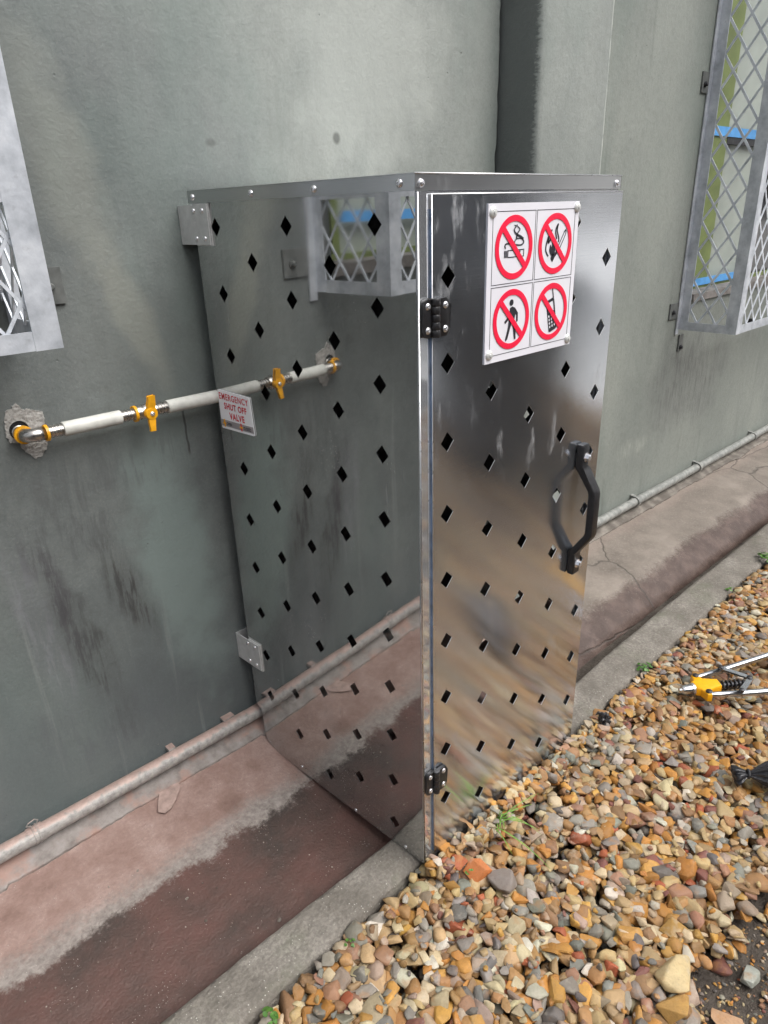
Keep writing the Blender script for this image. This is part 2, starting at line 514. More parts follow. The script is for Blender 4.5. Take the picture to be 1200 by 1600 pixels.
def steel_side_material(name='polished_stainless', base=(0.53, 0.535, 0.53), r0=0.024, smudge=True):
    t = NT(name)
    sm = t.ss(t.noise(5, 5, 0.6, t.mapp((1, 1, 0.6))), 0.45, 0.75)
    rough = t.m2('MULTIPLY_ADD', sm, 0.04, r0)
    c = t.mix(t.m2('MULTIPLY', sm, 0.35), base, tuple(b * 0.86 for b in base))
    if smudge:
        dust = t.m2('MULTIPLY', t.ss(t.vor(210), 0.17, 0.09), t.ss(t.noise(9, 3), 0.58, 0.70))
        c = t.mix(t.m2('MULTIPLY', dust, 0.6), c, (0.75, 0.75, 0.74))
        rough = t.m2('MULTIPLY_ADD', dust, 0.4, rough)
    met = 0.80       # the narrow strips keep a milky, scuffed film
    if smudge:
        film = t.m2('MULTIPLY', t.ss(t.noise(7, 5, 0.65, t.mapp((1, 1, 0.22), (2, 2, 2))), 0.46, 0.76), 0.16)
        # thin wiped scratches
        wv = t.noise(95, 2, 0.5, t.mapp((1, 1, 0.05), rot=(0.45, 0, 0)))
        scm_ = t.m2('MULTIPLY', t.ss(wv, 0.735, 0.76), t.ss(t.noise(4.5, 2), 0.55, 0.62))
        film = t.m2('ADD', film, t.m2('MULTIPLY', scm_, 0.35))
        met = t.m2('SUBTRACT', 0.945, film)
        rough = t.m2('MULTIPLY_ADD', film, 0.35, rough)
    n = t.bump(t.noise(2.2, 2, 0.4), 0.16, 0.012)
    return t.out(c, rough, met, n)

def brushed_material(name, tang, base=(0.56, 0.55, 0.545), rough=0.30, an=0.85):
    t = NT(name)
    hz = t.noise(30, 4, 0.6, t.mapp((0.06, 1, 22)))
    big = t.noise(3.0, 4, 0.55)
    c = t.mix(t.m2('MULTIPLY', t.ss(hz, 0.3, 0.7), 0.16), base, tuple(b * 0.72 for b in base))
    dust = t.m2('MULTIPLY', t.ss(t.vor(190), 0.13, 0.07), t.ss(t.noise(7, 3), 0.60, 0.70))
    c = t.mix(t.m2('MULTIPLY', dust, 0.55), c, (0.8, 0.8, 0.79))
    # hand smears round the middle of the door
    sm = t.m2('MULTIPLY', t.ss(t.noise(24, 5, 0.65, t.mapp((1.0, 1, 0.35), rot=(0, 0.4, 0))), 0.54, 0.70), t.ss(t.noise(3.2, 3, 0.5, t.mapp(loc=(2, 0, 1))), 0.50, 0.64))
    c = t.mix(t.m2('MULTIPLY', sm, 0.22), c, (0.72, 0.72, 0.71))
    r = t.m2('MULTIPLY_ADD', big, 0.10, rough - 0.05)
    r = t.m2('MULTIPLY_ADD', sm, 0.10, r)
    n = t.bump(t.noise(2.0, 2, 0.4), 0.22, 0.02)
    n = t.bump(hz, 0.05, 0.001, n)
    cv = t.n('ShaderNodeCombineXYZ')
    for i in range(3): cv.inputs[i].default_value = tang[i]
    t.put(t.b.inputs['Tangent'], cv.outputs[0])
    return t.out(c, r, t.m2('MULTIPLY_ADD', sm, -0.10, 0.975), n, Anisotropic=an)

def soil_material():
    t = NT('yard_soil')
    c = t.ramp(t.noise(9, 6, 0.65), [(0.3, (0.050, 0.040, 0.033)), (0.55, (0.095, 0.078, 0.063)), (0.75, (0.150, 0.128, 0.105))])
    far = t.ss(t.m2('SUBTRACT', 0.0, t.xyz()[1]), 1.9, 2.6)
    gr = t.vor(24, out='Color')
    hs = t.ramp(t.xyz(gr)[0], [(0.0, (0.10, 0.07, 0.05)), (0.3, (0.33, 0.20, 0.10)), (0.6, (0.42, 0.33, 0.22)), (1.0, (0.26, 0.24, 0.21))])
    hs = t.mix(t.ss(t.vor(24), 0.55, 0.25), t.mix(0.6, hs, (0.04, 0.03, 0.02)), hs)
    c = t.mix(far, c, hs)
    tar = t.ss(t.m2('SUBTRACT', 0.0, t.xyz()[1]), 3.4, 3.8)
    c = t.mix(tar, c, t.ramp(t.noise(30, 3), [(0.3, (0.035, 0.036, 0.040)), (0.7, (0.06, 0.06, 0.064))]))
    n = t.bump(t.noise(28, 6, 0.7), 1.0, 0.03)
    n = t.bump(t.noise(170, 4, 0.7), 0.7, 0.004, n)
    return t.out(c, t.m2('MULTIPLY_ADD', t.noise(15, 3), 0.4, 0.35), 0.0, n, 0.4)

def stone_material():
    t = NT('quarry_stone')
    at = t.n('ShaderNodeAttribute', attribute_name='stone')
    of = t.n('ShaderNodeAttribute', attribute_name='seed')
    add = t.n('ShaderNodeVectorMath', operation='ADD')
    t.put(add.inputs[0], t.pos)
    t.put(add.inputs[1], of.outputs['Vector'])
    v = add.outputs[0]
    f = t.noise(34, 5, 0.65, v)
    c = t.mix(t.ss(f, 0.35, 0.68), t.mix(0.45, at.outputs['Color'], t.mix(0.5, at.outputs['Color'], (0.12, 0.075, 0.04))), at.outputs['Color'])
    g = t.noise(26, 4, 0.6, v, out=1)
    rust = t.ss(t.xyz(g)[0], 0.56, 0.70)
    c = t.mix(t.m2('MULTIPLY', rust, 0.42), c, (0.37, 0.175, 0.055))
    palem = t.ss(t.xyz(g)[1], 0.57, 0.72)
    c = t.mix(t.m2('MULTIPLY', palem, 0.35), c, (0.46, 0.42, 0.345))
    fine = t.noise(260, 4, 0.7, v)
    c = t.mix(t.m2('MULTIPLY', t.ss(fine, 0.5, 0.75), 0.30), c, (0.10, 0.08, 0.06))
    n = t.bump(f, 0.35, 0.010)
    n = t.bump(fine, 0.45, 0.0022, n)
    return t.out(c, t.m2('MULTIPLY_ADD', f, 0.3, 0.42), 0.0, n, 0.35)

def leaf_material(name, a, b):
    t = NT(name)
    c = t.mix(t.ss(t.noise(45, 3), 0.35, 0.65), a, b)
    return t.out(c, 0.45, 0.0, None, 0.4, **{'Subsurface Weight': 0.0, 'Transmission Weight': 0.0})

M = {}
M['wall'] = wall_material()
M['plinth'] = plinth_material()
M['concrete'] = concrete_material()
M['zinc'] = zinc_material()
M['zinc_pale'] = zinc_material('pale_galvanised_steel', 1.05)
M['conduit'] = conduit_material()
M['side'] = steel_side_material()
M['jamb'] = steel_side_material('mirror_stainless', (0.62, 0.64, 0.67), 0.05, False)
M['door'] = brushed_material('brushed_stainless_door', (0.46, 0.0, -0.89), (0.74, 0.775, 0.83), 0.125, 0.955)
M['cap'] = brushed_material('brushed_stainless_lid', (0.0, 0.0, 1.0), (0.55, 0.555, 0.56), 0.30, 0.7)
M['edge'] = simple('cut_steel_edge', (0.78, 0.78, 0.79), 0.3, 1.0, 0.04)
M['bracket'] = simple('satin_steel_bracket', (0.58, 0.585, 0.58), 0.42, 0.35, 0.05)
M['rivet'] = simple('aluminium_rivet', (0.78, 0.78, 0.80), 0.28, 0.9, 0.05)
M['black'] = simple('black_moulded_plastic', (0.016, 0.016, 0.018), 0.38, 0.0, 0.15, 120, 0.15)
M['film'] = simple('blue_protective_film', (0.13, 0.19, 0.30), 0.35, 0.0, 0.25, 40)
M['sign_white'] = simple('white_sign_sheet', (0.74, 0.74, 0.80), 0.35, 0.0, 0.015, 12)
M['sign_red'] = simple('sign_red_ink', (0.83, 0.010, 0.055), 0.38, 0.0, 0.02, 20)
M['sign_black'] = simple('sign_black_ink', (0.022, 0.022, 0.030), 0.4, 0.0, 0.05, 20)
M['text_red'] = simple('lettering_red', (0.62, 0.022, 0.045), 0.4, 0.0, 0.05, 20)
M['sign_grey'] = simple('sign_grey_band', (0.32, 0.30, 0.31), 0.4, 0.0, 0.05, 40)
M['screw_cap'] = simple('pearl_screw_cap', (0.66, 0.67, 0.66), 0.25, 0.25, 0.05, 60)
M['pipe_white'] = simple('white_plastic_pipe', (0.56, 0.565, 0.53), 0.45, 0.0, 0.10, 30)
M['nickel'] = simple('nickel_fitting', (0.52, 0.50, 0.47), 0.28, 1.0, 0.12, 60)
M['yellow'] = simple('yellow_orange_plastic', (0.80, 0.38, 0.012), 0.38, 0.0, 0.06, 50)
M['tool_yellow'] = simple('orange_enamel', (0.85, 0.40, 0.006), 0.35, 0.0, 0.06, 50)
M['chrome'] = simple('tool_steel', (0.62, 0.63, 0.65), 0.22, 1.0, 0.06, 50)
M['dark_metal'] = simple('blackened_steel', (0.06, 0.06, 0.065), 0.4, 0.7, 0.2, 60)
M['patch'] = None
M['soil'] = soil_material()
M['stone'] = stone_material()
M['dark'] = simple('dark_void', (0.012, 0.012, 0.013), 0.8, 0.0, 0.1)
M['tab'] = simple('grey_painted_steel', (0.115, 0.122, 0.118), 0.5, 0.0, 0.15, 30, 0.2)
M['zinc_bright'] = zinc_material('bright_strand_steel', 1.3)
M['olive'] = simple('olive_green_paint', (0.17, 0.215, 0.065), 0.5, 0.0, 0.12, 8)
M['pale_board'] = simple('pale_green_board', (0.37, 0.41, 0.37), 0.4, 0.0, 0.06, 4)
M['blue_tape'] = simple('blue_masking_tape', (0.10, 0.36, 0.76), 0.5, 0.0, 0.08, 20)
M['sill'] = simple('grey_cement_sill', (0.20, 0.185, 0.175), 0.75, 0.0, 0.2, 14, 0.5)
M['grass'] = leaf_material('grass_green', (0.10, 0.22, 0.03), (0.20, 0.36, 0.06))
M['weed'] = leaf_material('weed_green', (0.055, 0.14, 0.025), (0.11, 0.24, 0.045))
M['bag'] = None
t = NT('black_plastic_film')
M['bag'] = t.out(t.ramp(t.noise(20, 3), [(0.3, (0.012, 0.012, 0.015)), (0.7, (0.028, 0.028, 0.033))]), 0.28, 0.0, t.bump(t.noise(70, 4, dist=1.0), 0.5, 0.006), 0.6)
t = NT('broken_mortar')
_v = t.vor(160)
_cc = t.ramp(t.noise(90, 5, 0.7), [(0.3, (0.27, 0.265, 0.25)), (0.7, (0.46, 0.45, 0.43))])
_cc = t.mix(t.ss(_v, 0.20, 0.08), _cc, (0.20, 0.19, 0.18))
M['patch'] = t.out(_cc, 0.85, 0.0, t.bump(t.m2('MULTIPLY_ADD', _v, 0.8, t.noise(60, 5, 0.7)), 0.6, 0.004), 0.25)
t = NT('grey_mortar')
_cc = t.ramp(t.noise(24, 6, 0.65), [(0.28, (0.15, 0.13, 0.12)), (0.5, (0.26, 0.235, 0.22)), (0.72, (0.34, 0.315, 0.30))])
_pk = t.m2('MULTIPLY', t.ss(t.noise(9, 5, 0.6, t.mapp(loc=(2, 8, 1))), 0.48, 0.64), 0.8)
_cc = t.mix(_pk, _cc, (0.36, 0.225, 0.185))
_cc = t.mix(t.ss(t.xyz()[0], 0.9, 1.3), _cc, t.mix(t.ss(t.noise(12, 5), 0.4, 0.7), (0.13, 0.115, 0.10), (0.27, 0.245, 0.215)))
M['mortar'] = t.out(_cc, 0.7, 0.0, t.bump(t.noise(80, 5, 0.65), 0.5, 0.004), 0.3)

rng = random.Random(7)
WY = 0.045                       # plane of the wall face

# ------------------------------------------------------------------ the setting
# ground sheet
bm = BM()
gx = [-300, -60, -12, -3, -1.2, 0, 1.2, 2.6, 5, 12, 60, 300]
gy = [-300, -60, -14, -5, -3, -2, -1.4, -1.0, -0.55, 0.4]
V = [[bm.verts.new((x, y, -0.112)) for x in gx] for y in gy]
for j in range(len(gy) - 1):
    for i in range(len(gx) - 1):
        bm.faces.new((V[j][i], V[j][i + 1], V[j + 1][i + 1], V[j + 1][i]))
tag(obj('ground', bm, M['soil']), kind='structure')

# plinth along the foot of the wall: nearly level top, then a fall to the kerb
def smoothnoise(x, seed):
    return (math.sin(x * 3.1 + seed) + 0.6 * math.sin(x * 7.7 + seed * 2.3) + 0.35 * math.sin(x * 17.3 + seed * 4.1) + 0.2 * math.sin(x * 39 + seed)) / 2.15
def kerb_inner(x):
    return -0.530 + (0.045 * min(1.0, max(0.0, (x - 0.3) / 1.2)) + 0.02 * min(1, max(0, (x - 1.5) / 2))) + 0.004 * smoothnoise(x, 5)
def kerb_outer(x):
    return -0.632 - 0.012 * min(1, max(0, -x / 0.5)) + 0.02 * min(1, max(0, (x - 0.8) / 1.2)) + 0.006 * smoothnoise(x * 1.7, 9)
prof = [(0.06, 0.0), (0.045, -0.006), (0.0, -0.018), (-0.05, -0.030), (-0.10, -0.0375), (-0.16, -0.0425), (-0.21, -0.046), (-0.25, -0.050),
        (-0.285, -0.0545), (-0.32, -0.060), (-0.355, -0.066), (-0.39, -0.072), (-0.425, -0.077), (-0.46, -0.081), (-0.50, -0.084), (-0.54, -0.086)]
xs = list(np.concatenate([np.arange(-8, -1.2, 0.25), np.arange(-1.2, 3.6, 0.022), np.arange(3.6, 11, 0.25)]))
verts, faces = [], []
for x in xs:
    k = min(1.0, max(0.0, (x - 0.5) / 0.7))
    for (y, z) in prof:
        # right of the cabinet: flatter top and a steeper, rounder edge
        z2 = -0.012 + 0.055 * y if y > -0.28 else -0.0274 - 0.105 * (min(1.0, ((-y - 0.28) / 0.17)) ** 1.5)
        zz = z * (1 - k) + z2 * k
        zz += 0.0022 * smoothnoise(x * 2.1 + y * 9, 3) + (0.003 * smoothnoise(x * 5 + y * 23, 8))
        yy = y if y > -0.45 else y + (kerb_inner(x) + 0.53)
        verts.append((x, yy, zz))
n = len(prof)
for i in range(len(xs) - 1):
    for j in range(n - 1):
        a = i * n + j
        faces.append((a, a + n, a + n + 1, a + 1))
plinth = tag(obj('plinth', (verts, [], faces), M['plinth'], smooth=True), kind='structure')

# mortar fillet under the conduit, with a torn lower edge
def mortar(x0, x1, name):
    verts, faces = [], []
    xs = np.arange(x0, x1, 0.008)
    r2 = random.Random(int(x0 * 100) + 50)
    jag = 0.0
    for x in xs:
        jag = 0.93 * jag + r2.uniform(-0.0015, 0.0015)
        step = 0.007 if math.sin(x * 5.3 + 1) + math.sin(x * 13.7) > 0.4 else 0.0
        ye = -0.014 - step - jag + 0.004 * smoothnoise(x * 1.5, 2)
        kk = min(1.0, max(0.0, (x - 0.5) / 0.7))
        zb = lambda y: ((-0.018 + 0.24 * y) * (1 - kk) + (-0.012 + 0.055 * y) * kk)
        bump_ = 0.0012 * smoothnoise(x * 6, 4)
        verts += [(x, WY + 0.01, 0.022), (x, 0.030, 0.010 + bump_), (x, 0.008, zb(0.008) + 0.0115 + bump_), (x, ye + 0.002, zb(ye) + 0.0085), (x, ye, zb(ye) + 0.006), (x, ye + 0.001, zb(ye) - 0.008)]
    for i in range(len(xs) - 1):
        for j in range(5):
            a = i * 6 + j
            faces.append((a, a + 6, a + 7, a + 1))
    return obj(name, (verts, [], faces), M['mortar'], plinth, smooth=False)
mortar(-3.0, 1.06, 'mortar_strip')
mortar(1.43, 8.0, 'mortar_strip')
# a flap of loose paint peeled off the plinth beside the strip
fl = [(-0.352, -0.006), (-0.325, -0.002), (-0.300, -0.012), (-0.306, -0.030), (-0.330, -0.052), (-0.352, -0.068), (-0.372, -0.072), (-0.384, -0.058), (-0.372, -0.034)]
bm = plate([fl], lambda u, v, w: Vector((u, v, -0.018 + 0.24 * v + 0.006 + w + 0.05 * max(0, -0.03 - v))), 0.0, 0.0018)
obj('peeled_paint_flap', bm, simple('peeled_pink_paint', (0.33, 0.24, 0.21), 0.7, 0, 0.12, 60, 0.4), plinth)

# kerb
verts, faces = [], []
r2 = np.random.RandomState(3)
nx = len(xs)
prk = [(0.0, -0.150), (0.0, -0.048), (0.015, -0.0435), (0.10, -0.042), (0.30, -0.0415), (0.5, -0.042), (0.70, -0.0425), (0.88, -0.045), (0.95, -0.050), (0.985, -0.058), (1.0, -0.075), (1.01, -0.17)]
for i, x in enumerate(xs):
    yi, yo = kerb_inner(x), kerb_outer(x)
    for j, (f, z) in enumerate(prk):
        ch = 0.006 * max(0, smoothnoise(x * 4.2, 1) - 0.3) if j in (7, 8, 9) else 0
        verts.append((x + r2.uniform(-.002, .002), yi + (yo - yi) * f + 0.0028 * smoothnoise(x * 6 + j, 6) * (0.3 if j < 3 else 1), z + (r2.uniform(-.0012, .0012) + 0.0016 * smoothnoise(x * 3 + j * 1.3, 2) - ch if j > 1 else 0)))
n = len(prk)
for i in range(nx - 1):
    for j in range(n - 1):
        a = i * n + j
        faces.append((a, a + n, a + n + 1, a + 1))
tag(obj('kerb', (verts, [], faces), M['concrete'], smooth=True), kind='structure')

# ------------------------------------------------------------------ building
bld = empty('building', (0, WY, 0))
tag(bld, 'weathered grey-green plastered building wall with a projecting pier behind the steel cabinet', 'building')

def rect(x0, x1, z0, z1):
    return [(x0, z0), (x1, z0), (x1, z1), (x0, z1)]
WZ0, WZ1 = -0.2, 4.6
LW = (-1.75, -0.50, 1.262, 2.75)       # left window opening
RW = (2.545, 4.3, 0.985, 2.9)          # right window opening
# left part of the wall: its right edge is torn plaster
edge = []
r2 = random.Random(21)
z = WZ0
jx = 0.0
while z < WZ1:
    jx = 0.8 * jx + r2.uniform(-0.0028, 0.0028)
    edge.append((1.053 + jx, z))
    z += 0.016
out = [(-9.0, WZ0)] + edge + [(1.053, WZ1), (-9.0, WZ1)]
toW = lambda u, v, w: Vector((u, WY + w, v))
obj('wall', plate([out, rect(*LW)], toW, 0.0, 0.22), M['wall'], bld)
obj('wall', plate([rect(1.40, 11.0, WZ0, WZ1), rect(*RW)], toW, 0.0, 0.22), M['wall'], bld)
# pier
bm = BM()
verts, faces = [], []
r2 = random.Random(5)
zz = np.arange(WZ0, WZ1, 0.03)
sec = [(1.0645, 0.20), (1.0645, 0.10), (1.0645, 0.04), (1.0635, -0.02), (1.0630, -0.06), (1.0635, -0.082), (1.0665, -0.0925), (1.073, -0.0985), (1.085, -0.1005), (1.13, -0.101), (1.20, -0.1012), (1.28, -0.101), (1.36, -0.1006), (1.412, -0.1000), (1.424, -0.0975), (1.430, -0.090), (1.431, -0.04), (1.431, 0.05), (1.431, 0.2)]
for z in zz:
    for k, (x, y) in enumerate(sec):
        q = 0.0022 if 4 <= k <= 8 else 0.0007
        verts.append((x + r2.uniform(-q, q), y + r2.uniform(-q, q) * .6, z))
n = len(sec)
for i in range(len(zz) - 1):
    for j in range(n - 1):
        a = i * n + j
        faces.append((a, a + 1, a + n + 1, a + n))
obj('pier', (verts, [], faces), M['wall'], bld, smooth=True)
# dark joint behind the torn edge
bm = BM(); add_box(bm, (1.03, WY + 0.06, WZ0), (1.064, WY + 0.2, WZ1)); obj('joint_backing', bm, M['dark'], bld)

# broken plaster round the pipe
pl = [(-0.487, 1.020), (-0.480, 1.048), (-0.4685, 1.052), (-0.456, 1.064), (-0.447, 1.047), (-0.436, 1.046), (-0.425, 1.041), (-0.409, 1.035), (-0.4085, 1.020), (-0.412, 1.008), (-0.409, 0.985), (-0.417, 0.958), (-0.431, 0.944), (-0.446, 0.940), (-0.454, 0.953), (-0.463, 0.962), (-0.468, 0.980), (-0.484, 0.985), (-0.489, 1.0)]
r2 = random.Random(12)
pl2 = []
for i, p in enumerate(pl):
    q = pl[(i + 1) % len(pl)]
    for k in range(5):
        f = k / 5
        j = 0.0016
        pl2.append((p[0] + (q[0] - p[0]) * f + r2.uniform(-j, j), p[1] + (q[1] - p[1]) * f + r2.uniform(-j, j)))
hole = [(-0.462 + 0.0195 * math.cos(a * math.pi / 12), 1.006 + 0.020 * math.sin(a * math.pi / 12)) for a in range(24)]
bm = plate([pl2, hole], toW, -0.0035, 0.004)
obj('broken_plaster', bm, M['patch'], bld)
bm = BM()
add_lathe(bm, (-0.462, WY - 0.0015, 1.006), (0, 1, 0), [(0.0, 0.0190), (0.001, 0.0190), (0.001, 0.0)], 24)
obj('pipe_hole', bm, M['dark'], bld)

def window(op, olive_w, pale_to, strips, name='window'):
    x0, x1, z0, z1 = op
    yb = WY + 0.115
    # frame is the part, its pieces are sub-parts
    bm = BM()
    add_box(bm, (x0, yb - 0.02, z0), (x0 + olive_w, yb + 0.03, z1))
    add_box(bm, (x1 - 0.09, yb - 0.02, z0), (x1, yb + 0.03, z1))
    add_box(bm, (x0 + olive_w, yb - 0.018, z1 - 0.08), (x1 - 0.09, yb + 0.03, z1))
    add_box(bm, (x0 + olive_w, yb - 0.018, z0), (x1 - 0.09, yb + 0.03, z0 + 0.02))
    bevel(bm, 0.004, 1)
    w = obj(name, bm, M['olive'], bld)
    bm = BM(); add_box(bm, (x0 + olive_w, yb + 0.004, z0 + 0.02), (pale_to, yb + 0.012, z1 - 0.08)); obj('pane', bm, M['pale_board'], w)
    bm = BM(); add_box(bm, (pale_to + 0.03, yb + 0.006, z0 + 0.02), (x1 - 0.09, yb + 0.012, z1 - 0.08))
    t = NT('dark_window_glass'); g = t.out(t.ramp(t.noise(2), [(0.3, (0.012, 0.013, 0.016)), (0.7, (0.02, 0.022, 0.026))]), 0.08)
    obj('pane', bm, g, w)
    bm = BM(); add_box(bm, (pale_to, yb - 0.016, z0 + 0.02), (pale_to + 0.03, yb + 0.03, z1 - 0.08)); obj('mullion', bm, M['olive'], w)
    for (sz, sh, dark) in strips:
        if dark:
            bm = BM(); add_box(bm, (x0 + olive_w, yb - 0.022, sz - sh * 0.75), (pale_to, yb + 0.003, sz)); obj('glazing_bar', bm, M['dark_metal'], w)
        bm = BM(); add_box(bm, (x0 + 0.004, yb - 0.0275, sz), (pale_to, yb - 0.0225, sz + sh)); obj('tape', bm, M['blue_tape'], w)
    bm = BM()
    vs = add_box(bm, (x0 + 0.001, WY - 0.012, z0 - 0.03), (x1 - 0.001, yb - 0.021, z0 + 0.004))
    obj('sill', bm, M['sill'], w)
    return w
window(RW, 0.36, 3.40, [(1.003, 0.034, False), (1.668, 0.040, True)])
window(LW, 0.10, -0.64, [(1.368, 0.030, False)])

# ------------------------------------------------------------------ conduits along the wall foot
def conduit(x0, x1, label, clamps):
    root = empty('conduit', (x0, 0.016, 0.05))
    tag(root, label, 'conduit', 'conduits along the foot of the wall')
    bm = BM()
    n = int((x1 - x0) / 0.05)
    add_tube(bm, [(x0 + (x1 - x0) * i / n, 0.016 + 0.0012 * smoothnoise(i * 0.07, 3), 0.049 + 0.0015 * smoothnoise(i * 0.05, 1)) for i in range(n + 1)], [0.0205 + 0.0006 * smoothnoise(i * 0.9, 2) for i in range(n + 1)], 20)
    obj('tube', bm, M['conduit'], root, smooth=True)
    for cx, loose in clamps:
        bm = BM()
        pts = []
        if loose: continue
        for k in range(15):
            a = R(-150 + k * 17)
            pts.append((0.016 - 0.0235 * math.cos(a) * 1.0, 0.049 + 0.0235 * math.sin(a)))
        pts.append((0.0435, 0.078)); 
        w = 0.011
        prev = None
        for (y, z) in pts:
            dy, dz = (y - 0.016), (z - 0.049)
            L = math.hypot(dy, dz)
            ring = [bm.verts.new((cx - w, y, z)), bm.verts.new((cx + w, y, z)), bm.verts.new((cx + w, y + dy / L * .0025, z + dz / L * .0025)), bm.verts.new((cx - w, y + dy / L * .0025, z + dz / L * .0025))]
            if prev:
                for q in range(4): bm.faces.new((prev[q], prev[(q + 1) % 4], ring[(q + 1) % 4], ring[q]))
            prev = ring
        c = obj('clamp', bm, M['conduit'], root)
        bm = BM()
        add_box(bm, (cx - 0.008, 0.028, 0.066), (cx + 0.010, WY - 0.001, 0.078)); bevel(bm, 0.002, 1)
        obj('clip', bm, M['conduit'], c)
    return root
cl = conduit(-4.0, 1.055, 'pink-washed zinc conduit running along the wall foot left of the cabinet', [(-1.4, 0)])
for cx, cw_, ct_ in ((-0.285, 0.012, 0.0750), (-0.105, 0.022, 0.0725), (0.22, 0.012, 0.075)):
    bm = BM()
    add_box(bm, (cx - cw_, 0.022, 0.0645), (cx + cw_ * 0.6, WY - 0.001, ct_)); bevel(bm, 0.003, 1)
    obj('clip', bm, M['conduit'], cl)
# slack wire tie round the left conduit
bm = BM()
for k in range(2):
    add_tube(bm, [(-0.655 + 0.010 * k, 0.016 - 0.0225 * math.cos(R(a)), 0.049 + 0.0225 * math.sin(R(a))) for a in range(-120, 200, 20)], 0.0022, 6)
add_tube(bm, [(-0.655, 0.02, 0.073), (-0.665, 0.015, 0.084), (-0.660, 0.012, 0.092), (-0.645, 0.015, 0.093), (-0.638, 0.018, 0.084), (-0.642, 0.02, 0.074)], 0.0016, 6)
add_tube(bm, [(-0.668, 0.0155, 0.0485), (-0.632, 0.0155, 0.0492)], 0.0222, 20)
obj('coupling', bm, M['conduit'], cl, smooth=False)
conduit(1.435, 9.0, 'grey conduit running along the wall foot beyond the cabinet', [(2.18, 0), (2.85, 0), (3.6, 0), (4.5, 0)])

# ------------------------------------------------------------------ window cages
def expanded_mesh(bm, u0, u1, v0, v1, cw, ch, P, th=0.0035, wd=0.006, clip=None):
    """diamond mesh in the plane given by P(u,v,w); strands as thin boxes between nodes"""
    def strand(a, b, th=th):
        d = Vector((b[0] - a[0], b[1] - a[1]))
        L = d.length
        if L < 1e-4: return
        nrm = Vector((-d.y, d.x)) / L * wd * 0.5
        q = []
        for (p, s, w) in ((a, 1, -th), (a, -1, -th), (b, -1, -th), (b, 1, -th), (a, 1, th), (a, -1, th), (b, -1, th), (b, 1, th)):
            q.append(bm.verts.new(P(p[0] + nrm.x * s, p[1] + nrm.y * s, w)))
        for f in ((0, 1, 2, 3), (7, 6, 5, 4), (0, 4, 5, 1), (1, 5, 6, 2), (2, 6, 7, 3), (3, 7, 4, 0)):
            bm.faces.new([q[i] for i in f])
    nu = int((u1 - u0) / (cw / 2)) + 3
    nv = int((v1 - v0) / (ch / 2)) + 3
    def clipseg(a, b):
        t0, t1 = 0.0, 1.0
        for k, lo, hi in ((0, u0, u1), (1, v0, v1)):
            d = b[k] - a[k]
            for (lim, s) in ((lo, 1), (hi, -1)):
                q = (a[k] - lim) * s
                r = d * s
                if abs(r) < 1e-12:
                    if q < 0: return None
                else:
                    tt = -q / r
                    if r > 0: t0 = max(t0, tt)
                    else: t1 = min(t1, tt)
        if t1 - t0 < 0.02: return None
        return ((a[0] + (b[0] - a[0]) * t0, a[1] + (b[1] - a[1]) * t0), (a[0] + (b[0] - a[0]) * t1, a[1] + (b[1] - a[1]) * t1))
    for i in range(-1, nu):
        for j in range(-1, nv):
            if (i + j) % 2: continue
            a = (u0 + i * cw / 2, v0 + j * ch / 2)
            for s in (1, -1):
                b = (a[0] + s * cw / 2, a[1] + ch / 2)
                # bonds are wider: shorten the leg a little and thicken the knot
                sg = clipseg(a, b)
                if sg: strand(*sg, th * (1.0 if s > 0 else 0.78))

